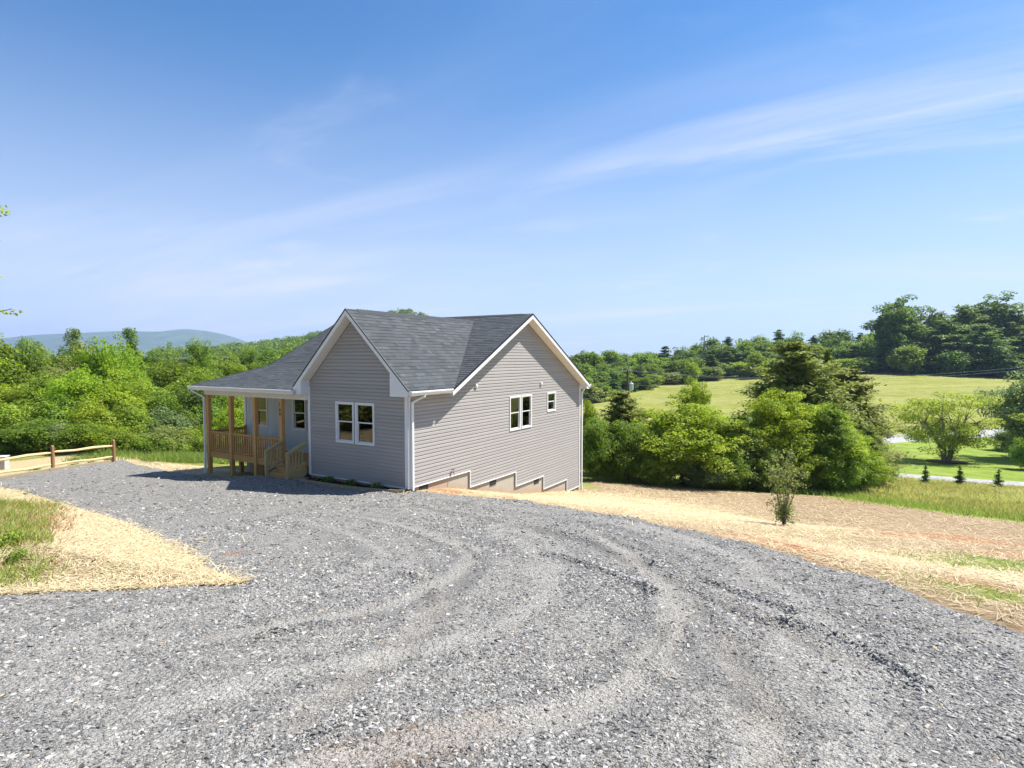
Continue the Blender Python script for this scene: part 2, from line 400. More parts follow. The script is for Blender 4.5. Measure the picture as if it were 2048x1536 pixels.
# gravel outline
right_edge = [(2500, 1420), (2048, 1262), (1880, 1202), (1702, 1146), (1600, 1112), (1480, 1083), (1390, 1062), (1325, 1055), (1280, 1040), (1160, 1021), (1060, 1003), (950, 997), (880, 993), (836, 991)]
gp = [plane_pt(*p) for p in right_edge]
gp += [tuple(hw(0.12, -0.42)[:2]), tuple(hw(-0.7, -0.50)[:2]), tuple(hw(-2.2, -0.64)[:2]), tuple(hw(-4.0, -0.62)[:2]), tuple(hw(-6.1, -0.78)[:2]), tuple(hw(-7.6, -0.55)[:2]), tuple(hw(-10.5, -0.6)[:2])]
gp += [tuple(on_ground(u, v)[:2]) for u, v in ((400, 950), (345, 944), (290, 932), (243, 921), (225, 923), (106, 941), (0, 958), (-250, 990))]
gp += [(-26.2, 25), plane_pt(0, 976), plane_pt(100, 1001), plane_pt(250, 1050), plane_pt(385, 1118), (plane_pt(395, 1140)), plane_pt(485, 1168), plane_pt(250, 1180), plane_pt(0, 1190), (-26, 6), (-26, -9), (20, -9)]
tracks = [[(1130, 1062), (1180, 1075), (1259, 1108), (1312, 1154), (1345, 1200), (1348, 1259), (1319, 1318), (1279, 1371), (1213, 1411), (1095, 1450), (832, 1503), (600, 1560)],
          [(430, 1285), (560, 1252), (700, 1236), (772, 1223), (845, 1197), (917, 1147), (952, 1121), (930, 1095), (818, 1055), (700, 1035)],
          [(600, 1460), (740, 1358), (832, 1292), (871, 1233), (943, 1147)],
          [(1340, 1180), (1365, 1200), (1424, 1266), (1476, 1332), (1509, 1397), (1540, 1480), (1560, 1600)],
          [(820, 1015), (1016, 1049), (1161, 1091), (1290, 1140), (1365, 1175), (1500, 1235), (1700, 1330)]]
trk = [[plane_pt(*p) for p in l] for l in tracks]
def smooth_line(l, it=2):
    for _ in range(it):
        o = [l[0]]
        for a, b in zip(l[:-1], l[1:]): o += [(a[0] * .75 + b[0] * .25, a[1] * .75 + b[1] * .25), (a[0] * .25 + b[0] * .75, a[1] * .25 + b[1] * .75)]
        l = o + [l[-1]]
    return l
trk = [smooth_line(l) for l in trk]
berms = [smooth_line([plane_pt(*p) for p in l], 1) for l in ([(1088, 1118), (1161, 1131), (1226, 1151), (1319, 1197)], [(799, 1157), (830, 1160), (850, 1174)], [(868, 1196), (872, 1216)],
         [(1200, 1078), (1260, 1100), (1312, 1137)], [(932, 1098), (962, 1122)], [(1384, 1187), (1489, 1233), (1654, 1272), (1779, 1332), (1850, 1385)], [(1309, 1375), (1358, 1322)], [(655, 1262), (575, 1274), (520, 1288)], [(1400, 1160), (1500, 1198), (1600, 1232)], [(760, 1430), (700, 1470), (640, 1490)], [(1345, 1260), (1335, 1310), (1300, 1350)], [(1120, 1060), (1161, 1074), (1200, 1090)])]

def grid_axis(lo, hi, step, far_lo, far_hi, g=1.16):
    a = list(np.arange(lo, hi + 1e-6, step)); s = step; x = a[-1]
    while x < far_hi: s *= g; x += s; a.append(x)
    s = step; x = a[0]; b = []
    while x > far_lo: s *= g; x -= s; b.append(x)
    return np.array(b[::-1] + a)
def grid_mesh(xs, ys, zf, keep=None):
    X, Y = np.meshgrid(xs, ys); Z = zf(X, Y); n = len(xs)
    V = np.c_[X.ravel(), Y.ravel(), Z.ravel()]
    i, j = np.meshgrid(np.arange(len(xs) - 1), np.arange(len(ys) - 1)); a = (j * n + i).ravel()
    Q = np.c_[a, a + 1, a + n + 1, a + n]
    if keep is not None:
        kf = keep(X, Y).ravel(); Q = Q[kf[Q].any(axis=1)]
        used = np.unique(Q); mp = np.full(len(V), -1); mp[used] = np.arange(len(used)); V = V[used]; Q = mp[Q]
    return V, Q

lump = SN(3, 1.3, 12, 3); lump2 = SN(5, 0.35, 10, 2); edge_n = SN(9, 2.5, 14, 3)
yard_poly = [tuple(hw(0.5, 13.5)[:2]), tuple(on_ground(1170, 964)[:2]), tuple(on_ground(1350, 972)[:2]), tuple(on_ground(1500, 985)[:2]), tuple(on_ground(1640, 992)[:2]),
             tuple(on_ground(1760, 1008)[:2]), tuple(on_ground(1900, 1028)[:2]), tuple(on_ground(2048, 1046)[:2]), (32, 20), (30, -20), (-30, -20), (-30, 22), tuple(on_ground(0, 925)[:2]),
             tuple(on_ground(150, 908)[:2]), tuple(on_ground(230, 903)[:2]), tuple(on_ground(250, 916)[:2]), tuple(on_ground(420, 935)[:2]), tuple(hw(-9.5, 2)[:2]), tuple(hw(-9, 13)[:2])]
lawn_poly = [tuple(on_ground(u, v)[:2]) for u, v in ((1300, 950), (1700, 940), (1760, 946), (2048, 970), (2400, 1000), (2400, 860), (2048, 866), (1900, 872), (1700, 884), (1300, 900))]
verge_line = [tuple(on_ground(u, v)[:2]) for u, v in ((1640, 985), (1760, 1003), (1900, 1022), (2048, 1040), (2300, 1070))]
gx = grid_axis(-16, 18, 0.14, -7000, 7000, 1.13); gy = grid_axis(1.5, 30, 0.14, -7000, 7500, 1.12)
GV, GQ = grid_mesh(gx, gy, lambda X, Y: hz(X, Y) + 0.02 * lump(X, Y) * (np.hypot(X, Y) < 60))
gxx, gyy = GV[:, 0], GV[:, 1]
yard_sd = poly_sd(yard_poly, gxx, gyy); lawn_sd = poly_sd(lawn_poly, gxx, gyy)
def blob(pts, x, y):
    o = np.zeros(x.shape)
    for u, v, r, w in pts:
        p = on_ground(u, v); o = np.maximum(o, w * np.exp(-((x - p[0]) ** 2 + (y - p[1]) ** 2) / (r * r)))
    return o
grass_blobs = [(1930, 1130, 1.4, 1.0), (2030, 1130, 1.8, 1.0), (1980, 1190, 1.0, 0.9), (1665, 1095, .8, .45), (1770, 1085, 1.2, .45), (2040, 1200, .7, .9), (1700, 1000, 1.4, .7), (250, 1184, .35, .8)]
clay_blobs = [(1900, 1075, 2.0, .9), (1780, 1068, 1.6, .8), (1590, 1095, .9, .95), (1520, 1080, 1.0, .9), (1700, 998, 2.2, .6), (2035, 1110, 1.2, .9), (1960, 1175, .9, .7), (900, 983, 1.0, .8), (1010, 996, 1.0, .7),
              (1620, 1120, .5, .6), (1430, 1072, .8, .7), (1350, 1060, .7, .6)]
bank_grass = [(15, 1155, 0.65, 1.0), (0, 1085, 1.0, .9), (5, 1015, 1.9, .95), (-60, 1050, 2.4, 1.0)]
bank_clay = [(80, 1060, 0.8, .9), (70, 1040, 1.6, .7)]
g_gr = np.maximum(blob(grass_blobs, gxx, gyy), blob(bank_grass, gxx, gyy) * (gxx < -.79 * gyy + .3 * lump(gxx, gyy))); g_cl = np.maximum(blob(clay_blobs, gxx, gyy), blob(bank_clay, gxx, gyy))
yd = np.clip(0.5 - yard_sd / 1.2, 0, 1); lw = np.clip(0.5 - lawn_sd / 2.0, 0, 1)
vg = np.exp(-(line_d(verge_line, gxx, gyy) / 2.2) ** 2) * (yard_sd > -0.8)
# dull, thin straw on the right of the lot and rich fresh straw near the house and bank
fresh = np.clip(np.maximum(np.exp(-((gxx - 3) ** 2 + (gyy - 20) ** 2) / 48), (gxx < -3).astype(float)), 0, 1)
fresh = np.maximum(fresh, np.exp(-((gxx - 8) ** 2 + (gyy - 9) ** 2) / 18) * 0.55)

t = NT('ground_straw_clay_grass'); p = t.pos()
n1 = t.noise(1.1, 6, 0.65, p); n2 = t.noise(9.0, 5, 0.7, p); n3 = t.noise(45, 3, 0.7, p); nb = t.noise(0.09, 5, 0.6, p); nbb = t.noise(0.35, 6, 0.65, p)
st1 = t.noise(14, 4, 0.6, t.n('ShaderNodeMapping', {'Vector': p, 'Scale': (1, 9, 1), 'Rotation': (0, 0, 0.5)}).outputs[0])
st2 = t.noise(14, 4, 0.6, t.n('ShaderNodeMapping', {'Vector': p, 'Scale': (9, 1, 1), 'Rotation': (0, 0, 0.3)}).outputs[0])
sm = t.math('MULTIPLY', t.math('ADD', st1, st2), 0.5)
straw = t.mix(t.mapr(sm, 0.40, 0.60), (0.32, 0.23, 0.115), (0.54, 0.45, 0.27))
dull = t.mix(t.mapr(sm, 0.38, 0.62), (0.22, 0.14, 0.08), (0.37, 0.28, 0.175))
straw = t.mix(t.mapr(t.math('ADD', t.attr('fresh'), t.math('MULTIPLY', t.math('SUBTRACT', n1, 0.5), 0.9)), 0.15, 0.75), dull, straw)
clay = t.mix(t.mapr(n2, 0.3, 0.7), (0.30, 0.115, 0.055), (0.42, 0.20, 0.11))
thr = t.math('ADD', t.attr('clay'), t.math('ADD', t.math('MULTIPLY', t.math('SUBTRACT', n2, 0.5), 1.1), t.math('MULTIPLY', t.math('SUBTRACT', n1, 0.5), 0.9)))
yard = t.mix(t.mapr(thr, 0.28, 0.85), straw, clay)
gcol = t.mix(t.mapr(n3, 0.3, 0.7), (0.12, 0.17, 0.03), (0.26, 0.30, 0.07))
thg = t.math('ADD', t.attr('grass'), t.math('ADD', t.math('MULTIPLY', t.math('SUBTRACT', n2, 0.5), 1.4), t.math('MULTIPLY', t.math('SUBTRACT', n1, 0.5), 0.6)))
yard = t.mix(t.mapr(thg, 0.45, 0.95), yard, gcol)
# meadow: hay-coloured and green bands
mb = t.noise(0.6, 6, 0.7, t.n('ShaderNodeMapping', {'Vector': p, 'Scale': (0.05, 0.22, 1)}).outputs[0])
mead = t.mix(t.mapr(nbb, 0.3, 0.7), (0.165, 0.18, 0.032), (0.26, 0.25, 0.055))
mead = t.mix(t.mapr(mb, 0.40, 0.66, 0, 0.7), mead, (0.30, 0.29, 0.11))
mead = t.mix(t.mapr(t.noise(3.5, 4, 0.75, p), 0.55, 0.75, 0, 0.45), mead, (0.37, 0.37, 0.20))
mead = t.mix(t.mapr(t.noise(1.6, 5, 0.7, p), 0.42, 0.62, 0, 0.35), mead, (0.12, 0.15, 0.03))
lawn = t.mix(t.mapr(t.noise(0.5, 6, 0.7, p), 0.35, 0.65), (0.145, 0.215, 0.03), (0.235, 0.29, 0.055))
fld = t.mix(t.math('ADD', t.attr('lawn'), t.math('MULTIPLY', t.math('SUBTRACT', nbb, 0.5), 0.3), True), mead, lawn)
fld = t.mix(t.math('MULTIPLY', t.attr('verge'), t.mapr(n2, 0.3, 0.7, 0.6, 1.0)), fld, (0.19, 0.255, 0.035))
base = t.mix(t.mapr(t.math('ADD', t.attr('yard'), t.math('MULTIPLY', t.math('SUBTRACT', n1, 0.5), 0.8)), 0.42, 0.58), fld, yard)
base = t.mix(t.attr('woods'), base, t.mix(nb, (0.03, 0.05, 0.015), (0.07, 0.10, 0.03)))
nm = t.bump(t.math('ADD', sm, t.math('MULTIPLY', n2, 1.2)), 0.9, 0.05)
M['ground'] = t.done(t.bsdf(base, 0.95, 0.08, nm))
GV[:, 2] -= 0.13 * np.clip((-poly_sd(gp, gxx, gyy) - 0.25) / 0.3, 0, 1)
tag(objm('ground', np_mesh('ground', GV, GQ, M['ground'], smooth=True, attrs={'yard': yd, 'woods': np.clip((np.hypot(gxx, gyy) - 330) / 60, 0, 1), 'lawn': lw, 'verge': vg, 'grass': g_gr, 'clay': g_cl, 'fresh': fresh})), kind='structure')

# ---- gravel driveway sheet
ax = np.arange(-26, 12.5, 0.075); ay = np.arange(1.2, 27, 0.075)
# finer close to the camera, coarser away
ay = np.r_[np.arange(1.0, 11, 0.055), np.arange(11, 27.5, 0.12)]; ax = np.r_[np.arange(-26.4, -9, 0.16), np.arange(-9, 7.5, 0.055), np.arange(7.5, 15, 0.2)]
def grav_sd(X, Y): return poly_sd(gp, X, Y)
fine_l = SN(21, 7.0, 18, 3)
def grav_z(X, Y):
    sd = grav_sd(X, Y) + 0.07 * edge_n(X, Y)
    z = hz(X, Y) + 0.035 + 0.022 * lump(X, Y) + 0.008 * fine_l(X, Y)
    for l in trk:
        d = line_d(l, X, Y); z = z - 0.020 * np.exp(-(d / 0.13) ** 4) + 0.014 * np.exp(-((d - 0.23) / 0.08) ** 2)
    z = z + 0.006 * sweep(X, Y)
    for l in berms:
        d = line_d(l, X, Y); z = z + 0.06 * np.exp(-(d / 0.052) ** 2)
    return z - np.clip((sd + 0.12) / 0.12, 0, 3) * 0.06
def track_w(X, Y):
    w = np.zeros(np.shape(X))
    for l in trk: w = np.maximum(w, np.exp(-(line_d(l, X, Y) / 0.14) ** 4))
    return w
g1d = np.random.default_rng(44); W1 = [(g1d.uniform(2.5, 16), g1d.uniform(0, 6.28), g1d.uniform(.5, 1)) for _ in range(12)]
def sweep(X, Y):
    """raked bands of fines and coarse stone that follow the turning wheels"""
    o = np.zeros(np.shape(X))
    for li, sc1 in ((0, 1.0), (1, .8), (4, .7)):
        d = line_d(trk[li], X, Y) + .06 * edge_n(X * .35, Y * .35); s = 0
        for f, ph, a in W1: s = s + a * np.sin(f * d + ph + li)
        o = o + sc1 * s / 3.2 * np.exp(-(d / 2.6) ** 2)
    return o
RV, RQ = grid_mesh(ax, ay, grav_z, keep=lambda X, Y: grav_sd(X, Y) < 0.05)
t = NT('crushed_gravel'); p = t.pos()
tw = t.attr('track'); mud = t.attr('mud')
v1 = t.n('ShaderNodeTexVoronoi', {'Vector': p, 'Scale': 30.0, 'Randomness': 1.0}); v2 = t.n('ShaderNodeTexVoronoi', {'Vector': p, 'Scale': 75.0}); v3 = t.n('ShaderNodeTexVoronoi', {'Vector': p, 'Scale': 13.0})
s1 = t.n('ShaderNodeSeparateColor', {0: v1.outputs['Color']}).outputs; s2 = t.n('ShaderNodeSeparateColor', {0: v2.outputs['Color']}).outputs
g1 = t.n('ShaderNodeValToRGB', {0: s1[0]}); cr = g1.color_ramp
cr.elements[0].color = (0.088, 0.084, 0.075, 1); cr.elements[1].color = (0.546, 0.508, 0.451, 1)
for ps, c in ((0.35, (0.176, 0.167, 0.153)), (0.7, (0.292, 0.276, 0.248)), (0.9, (0.397, 0.367, 0.323))):
    e = cr.elements.new(ps); e.color = c + (1,)
cc = t.mix(t.mapr(v1.outputs['Distance'], 0.35, 0.75, 0, 0.55), g1.outputs[0], (0.061, 0.058, 0.053))
cf = t.mix(s2[1], (0.159, 0.150, 0.136), (0.389, 0.363, 0.323))
big = t.noise(0.5, 5, 0.6, p); bigger = t.noise(2.4, 5, 0.65, p)
cc = t.mix(t.mapr(t.noise(5.0, 5, 0.7, p), 0.42, 0.58), cc, cf)
cc = t.mix(t.math('MULTIPLY', tw, 0.6), cc, t.mix(s2[0], (0.194, 0.172, 0.139), (0.318, 0.279, 0.230)))
cc = t.mix(t.mapr(t.math('ADD', mud, t.math('MULTIPLY', t.math('SUBTRACT', bigger, 0.5), 1.0)), 0.3, 0.8, 0, 0.85), cc, t.mix(s2[2], (0.132, 0.088, 0.056), (0.238, 0.167, 0.112)))
cc = t.mix(t.mapr(big, 0.35, 0.7, 0, 0.45), cc, (0.273, 0.259, 0.237))
cc = t.mix(t.mapr(bigger, 0.50, 0.72, 0, 0.35), cc, (0.124, 0.120, 0.117))
swp = t.math('ADD', t.attr('sweep'), t.math('MULTIPLY', t.math('SUBTRACT', bigger, 0.5), 1.2))
cc = t.mix(t.mapr(swp, 0.12, 1.0, 0, 0.44), cc, t.mix(s2[2], (0.313, 0.299, 0.270), (0.464, 0.443, 0.403)))
cc = t.mix(t.mapr(swp, -0.1, -1.0, 0, 0.5), cc, (0.116, 0.113, 0.109))
cc = t.mix(t.attr('redclay'), cc, (0.30, 0.14, 0.09))
h = t.math('ADD', t.math('MULTIPLY', v1.outputs['Distance'], -1.0), t.math('ADD', t.math('MULTIPLY', v2.outputs['Distance'], -0.45), t.math('MULTIPLY', s1[1], 0.6)))
v4 = t.n('ShaderNodeTexVoronoi', {'Vector': p, 'Scale': 130.0}); s4 = t.n('ShaderNodeSeparateColor', {0: v4.outputs['Color']}).outputs
cc = t.mix(t.mapr(s4[0], 0.72, 0.86, 0, 0.55), cc, (0.045, 0.045, 0.047)); cc = t.mix(t.mapr(s4[1], 0.80, 0.92, 0, 0.6), cc, (0.42, 0.415, 0.41))
nm = t.bump(h, 0.95, 0.026)
nm = t.bump(t.noise(4.5, 6, 0.75, p), 0.7, 0.10, nm)
M['gravel'] = t.done(t.bsdf(cc, 0.85, 0.25, nm))
xr, yr = RV[:, 0], RV[:, 1]; tw_v = track_w(xr, yr)
def pblob(pts, x, y):
    o = np.zeros(x.shape)
    for u, v, r, w in pts:
        q = plane_pt(u, v); o = np.maximum(o, w * np.exp(-((x - q[0]) ** 2 + (y - q[1]) ** 2) / (r * r)))
    return o
mud_v = pblob([(830, 1520, .45, .95), (960, 1470, .3, .7), (700, 1530, .3, .8), (850, 1210, .25, .7), (880, 1240, .2, .6), (720, 1240, .35, .6), (30, 965, 1.2, .5), (430, 1130, .4, .5), (1250, 1230, .3, .4), (860, 1300, .25, .4)], xr, yr)
rc = pblob([(465, 1112, .16, 1.0), (478, 1113, .12, 1.0)], xr, yr); rc = np.clip((rc - .35) * 4, 0, .75)
dist = np.hypot(xr, yr)
dens = np.interp(dist, [0, 3, 5, 8, 12, 18, 26], [3600, 3400, 2200, 900, 300, 80, 25]) * (1 - 0.72 * tw_v) * (1 - 0.6 * np.clip(mud_v, 0, 1))
dens *= np.clip(1 - .42 * sweep(xr, yr), .35, 1.6)
dens *= np.clip(0.75 + 0.55 * lump(xr * 1.7, yr * 1.7), 0.12, 1.6) * (np.abs(xr) < 0.93 * yr + 1.6)
ssz = np.interp(dist, [0, 4, 9, 18, 26], [0.0068, 0.0085, 0.0125, 0.020, 0.025])
for l in berms: dens = dens * (1 + 2.0 * np.exp(-(line_d(l, xr, yr) / 0.08) ** 2))
drive = tag(objm('gravel_driveway', np_mesh('gravel_driveway', RV, RQ, M['gravel'], smooth=True, attrs={'sweep': sweep(xr, yr), 'track': tw_v, 'mud': mud_v, 'redclay': rc})), kind='structure')

# loose stones: crushed rock scattered on the sheet
t = NT('crushed_stone'); orr = t.n('ShaderNodeObjectInfo').outputs['Random']; r = t.n('ShaderNodeValToRGB', {0: orr}); cr = r.color_ramp
cr.elements[0].color = (0.048, 0.046, 0.046, 1); cr.elements[1].color = (0.42, 0.41, 0.40, 1)
for ps, c in ((0.25, (0.120, 0.116, 0.113)), (0.55, (0.222, 0.215, 0.200)), (0.82, (0.318, 0.307, 0.286)), (0.965, (0.408, 0.389, 0.363)), (0.972, (0.432, 0.290, 0.165)), (0.978, (0.432, 0.313, 0.198)), (0.981, (0.552, 0.522, 0.484))):
    e = cr.elements.new(ps); e.color = c + (1,)
sc_ = t.mix(t.mapr(t.noise(60, 3, 0.6, t.pos()), 0.35, 0.7, 0, 0.3), r.outputs[0], (0.288, 0.278, 0.259))
M['stone'] = t.done(t.bsdf(sc_, 0.75, 0.3))
def scatter_gn(name, mat, seed):
    ng = bpy.data.node_groups.new(name, 'GeometryNodeTree')
    ng.interface.new_socket('Geometry', in_out='INPUT', socket_type='NodeSocketGeometry'); ng.interface.new_socket('Geometry', in_out='OUTPUT', socket_type='NodeSocketGeometry')
    N, K = ng.nodes, ng.links; gi, go = N.new('NodeGroupInput'), N.new('NodeGroupOutput')
    dp = N.new('GeometryNodeDistributePointsOnFaces'); dp.inputs['Seed'].default_value = seed
    na = N.new('GeometryNodeInputNamedAttribute'); na.data_type = 'FLOAT'; na.inputs['Name'].default_value = 'dens'
    K.new(gi.outputs[0], dp.inputs['Mesh']); K.new(na.outputs['Attribute'], dp.inputs['Density'])
    jn = N.new('GeometryNodeJoinGeometry')
    for k in range(5):
        ic = N.new('GeometryNodeMeshIcoSphere'); ic.inputs['Radius'].default_value = 1.0; ic.inputs['Subdivisions'].default_value = 1 if k < 3 else 2
        sp = N.new('GeometryNodeSetPosition'); nz = N.new('ShaderNodeTexNoise'); nz.inputs['Scale'].default_value = 0.75; nz.noise_dimensions = '4D'; nz.inputs['W'].default_value = k * 7.7; nz.inputs['Detail'].default_value = 1.0
        sb = N.new('ShaderNodeVectorMath'); sb.operation = 'SUBTRACT'; sb.inputs[1].default_value = (.5, .5, .5)
        ml = N.new('ShaderNodeVectorMath'); ml.operation = 'MULTIPLY'; ml.inputs[1].default_value = (3.4, 3.4, 2.6)
        K.new(nz.outputs['Color'], sb.inputs[0]); K.new(sb.outputs[0], ml.inputs[0]); K.new(ic.outputs[0], sp.inputs['Geometry']); K.new(ml.outputs[0], sp.inputs['Offset'])
        tf = N.new('GeometryNodeTransform'); tf.inputs['Scale'].default_value = [(1.25, .9, .55), (1.0, .8, .7), (1.5, .8, .42), (1.1, 1.0, .6), (1.35, .75, .5)][k]
        sm = N.new('GeometryNodeSetMaterial'); sm.inputs['Material'].default_value = mat
        ss = N.new('GeometryNodeSetShadeSmooth'); ss.inputs['Shade Smooth'].default_value = False
        gt = N.new('GeometryNodeGeometryToInstance')
        K.new(sp.outputs[0], tf.inputs[0]); K.new(tf.outputs[0], ss.inputs[0]); K.new(ss.outputs[0], sm.inputs[0]); K.new(sm.outputs[0], gt.inputs[0]); K.new(gt.outputs[0], jn.inputs[0])
    ip = N.new('GeometryNodeInstanceOnPoints'); ip.inputs['Pick Instance'].default_value = True
    K.new(dp.outputs['Points'], ip.inputs['Points']); K.new(jn.outputs[0], ip.inputs['Instance'])
    ri = N.new('FunctionNodeRandomValue'); ri.data_type = 'INT'; ri.inputs[4].default_value = 0; ri.inputs[5].default_value = 4; K.new(ri.outputs[2], ip.inputs['Instance Index'])
    rr = N.new('FunctionNodeRandomValue'); rr.data_type = 'FLOAT_VECTOR'; rr.inputs[0].default_value = (-0.5, -0.5, 0); rr.inputs[1].default_value = (0.5, 0.5, 6.283); rr.inputs['Seed'].default_value = 3
    K.new(rr.outputs[0], ip.inputs['Rotation'])
    nb = N.new('GeometryNodeInputNamedAttribute'); nb.data_type = 'FLOAT'; nb.inputs['Name'].default_value = 'ssz'
    rs = N.new('FunctionNodeRandomValue'); rs.data_type = 'FLOAT'; rs.inputs[2].default_value = 0.0; rs.inputs[3].default_value = 1.0; rs.inputs['Seed'].default_value = 9
    pw = N.new('ShaderNodeMath'); pw.operation = 'POWER'; pw.inputs[1].default_value = 4.5; K.new(rs.outputs[1], pw.inputs[0])
    ma = N.new('ShaderNodeMath'); ma.operation = 'MULTIPLY_ADD'; ma.inputs[1].default_value = 1.5; ma.inputs[2].default_value = 0.5; K.new(pw.outputs[0], ma.inputs[0])
    mu = N.new('ShaderNodeMath'); mu.operation = 'MULTIPLY'; K.new(ma.outputs[0], mu.inputs[0]); K.new(nb.outputs['Attribute'], mu.inputs[1]); K.new(mu.outputs[0], ip.inputs['Scale'])
    K.new(ip.outputs[0], go.inputs[0]); return ng
keepf = dens[RQ].mean(axis=1) > 4
RQ2 = RQ[keepf]; used = np.unique(RQ2); mp_ = np.full(len(RV), -1); mp_[used] = np.arange(len(used))
sme = np_mesh('gravel_stones', RV[used], mp_[RQ2], M['stone'], attrs={'dens': dens[used], 'ssz': ssz[used]})
stones = tag(objm('gravel_stones', sme), 'loose crushed grey stones scattered over the gravel driveway', 'gravel', kind='stuff')
md = stones.modifiers.new('scatter', 'NODES'); md.node_group = scatter_gn('stone_scatter', M['stone'], 4)
# ------------------------------------------------------------------ house
BZ = -3.97
house = tag(empty('house', (HC[0], HC[1], BZ), -YAW), 'new single-storey grey-sided house with dark shingle roof and wooden porch on the gravel lot', 'house')
UP = (0, 0, -BZ)                              # parts are modelled at heights below the camera, the empty sits at the base
def part(mb, name, mat, bevel=0): return mb.build(name, mat, house, UP, bevel)
def sub(mb, name, mat, par, bevel=0): return mb.build(name, mat, par, None, bevel)
# wall planes: a point from (along, out, height)
def PF(a, n, z): return (a, -n, z)            # front of the wing (faces the gravel), a = x
def PS(a, n, z): return (n, a, z)             # right side wall, a = t (depth)
def PP(a, n, z): return (a, 1.6 - n, z)       # wall at the back of the porch
TA, ZR, SLM = 6.88, 1.70, 0.524               # main ridge
XW, ZW, SLW = -2.125, 1.484, 0.985            # wing ridge
W_, L_H, S_ = 4.25, 12.16, 10.03
OV, OW = 0.36, 0.345
def zmain(t_): return ZR - SLM * abs(TA - t_)
def zwing(x): return ZW - SLW * abs(x - XW)
TB, ZB = 3.0, ZR - SLM * 3.88
TE, ZE = -0.40, -1.055
def zporch(t_): return ZE + (ZB - ZE) / (TB - TE) * (t_ - TE)
CO = 0.112                                    # exposure of one siding course
Z0 = -3.84
def side_iv(z):
    lo = 0.0 if z > Z0 - 1e-6 else 3.15 if z > Z0 - 5 * CO - 1e-6 else 6.21 if z > Z0 - 10 * CO - 1e-6 else 8.50 if z > Z0 - 15 * CO - 1e-6 else 10.76
    hi = L_H; zt = ZR - 0.21
    if z > -1.08: lo = max(0, TA - (zt - z) / SLM)
    if z > zt - SLM * (L_H - TA): hi = TA + (zt - z) / SLM
    return lo, hi
def front_iv(z):
    zt = ZW - 0.22; lo, hi = -W_, 0.0
    if z > zt - SLW * 2.125: d = (zt - z) / SLW; lo, hi = XW - d, XW + d
    return lo, hi
def bands(z0, z1, iv, holes):
    """split one course round window openings: list of (a00,a01,za, a10,a11,zb)"""
    cuts = sorted({z0, z1} | {h[k] for h in holes for k in (2, 3) if z0 < h[k] < z1}); out = []
    for za, zb in zip(cuts[:-1], cuts[1:]):
        l0, r0 = iv(za + 1e-4); l1, r1 = iv(zb - 1e-4)
        if r0 - l0 < 0.02 and r1 - l1 < 0.02: continue
        hs = sorted([h for h in holes if h[2] < (za + zb) / 2 < h[3]])
        L0, L1 = l0, l1
        for h in hs: out.append((L0, h[0], za, L1, h[0], zb)); L0 = L1 = h[1]
        out.append((L0, max(r0, L0), za, L1, max(r1, L1), zb))
    return out
def clad(wall, P, zs, ztop, iv, holes, mat, lip=0.014):
    z = zs; n = 0
    while z < ztop:
        z1 = min(z + CO, ztop); zk = z + CO * .62
        for a0, a1, za, b0, b1, zb in bands(z, z1, iv, holes):
            def n_(q): return np.interp(q, [z, zk, z + CO], [lip, lip * .72, -.010])
            lv = [q for q in (za, zk, zb) if za <= q <= zb] if za < zk < zb else [za, zb]
            k_ = lambda q, A, B: A + (B - A) * (q - za) / (zb - za)
            mb = MB(); m = len(lv)
            ring0 = [P(k_(q, a0, b0), n_(q), q) for q in lv] + [P(k_(lv[-1], a0, b0), -.016, lv[-1]), P(a0, -.016, za)]
            ring1 = [P(k_(q, a1, b1), n_(q), q) for q in lv] + [P(k_(lv[-1], a1, b1), -.016, lv[-1]), P(a1, -.016, za)]
            if lv[-1] == z + CO: pass
            mb.prism(ring0, ring1); sub(mb, 'siding_plank', mat, wall)
        z = z1; n += 1
def sheath(P, zs, ztop, iv, holes, mat, name, step=0.112):
    mb = MB(); z = zs
    while z < ztop:
        z1 = min(z + step, ztop)
        for a0, a1, za, b0, b1, zb in bands(z, z1, iv, holes):
            mb.prism([P(a0, -0.14, za), P(a1, -0.14, za), P(b1, -0.14, zb), P(b0, -0.14, zb)], [P(a0, -0.015, za), P(a1, -0.015, za), P(b1, -0.015, zb), P(b0, -0.015, zb)])
        z = z1
    return part(mb, name, mat)
FH = [(-2.99, -2.185, -2.695, -1.39), (-2.125, -1.32, -2.695, -1.39)]
SH = [(5.73, 6.55, -2.785, -1.47), (6.61, 7.43, -2.785, -1.47), (8.79, 9.59, -2.30, -1.475)]
PH = [(-9.34, -8.59, -2.74, -1.47), (-7.10, -6.36, -2.74, -1.47)]
shr = lambda hs: [(a + .03, b - .03, c + .03, d - .03) for a, b, c, d in hs]
fw = sheath(PF, Z0, ZW - .22, front_iv, shr(FH), M['inner'], 'front_wall')
clad(fw, PF, Z0, ZW - .22, front_iv, shr(FH), M['siding'])
sw = sheath(PS, Z0 - 20 * CO, ZR - .21, side_iv, shr(SH), M['inner'], 'side_wall')
clad(sw, PS, Z0 - 20 * CO, ZR - .21, side_iv, shr(SH), M['siding'])
pw = MB()
piv = lambda z: (-S_, -W_)
pw = sheath(PP, -3.56, -1.16, piv, shr(PH), M['inner'], 'porch_wall', 2.4)
a = -S_
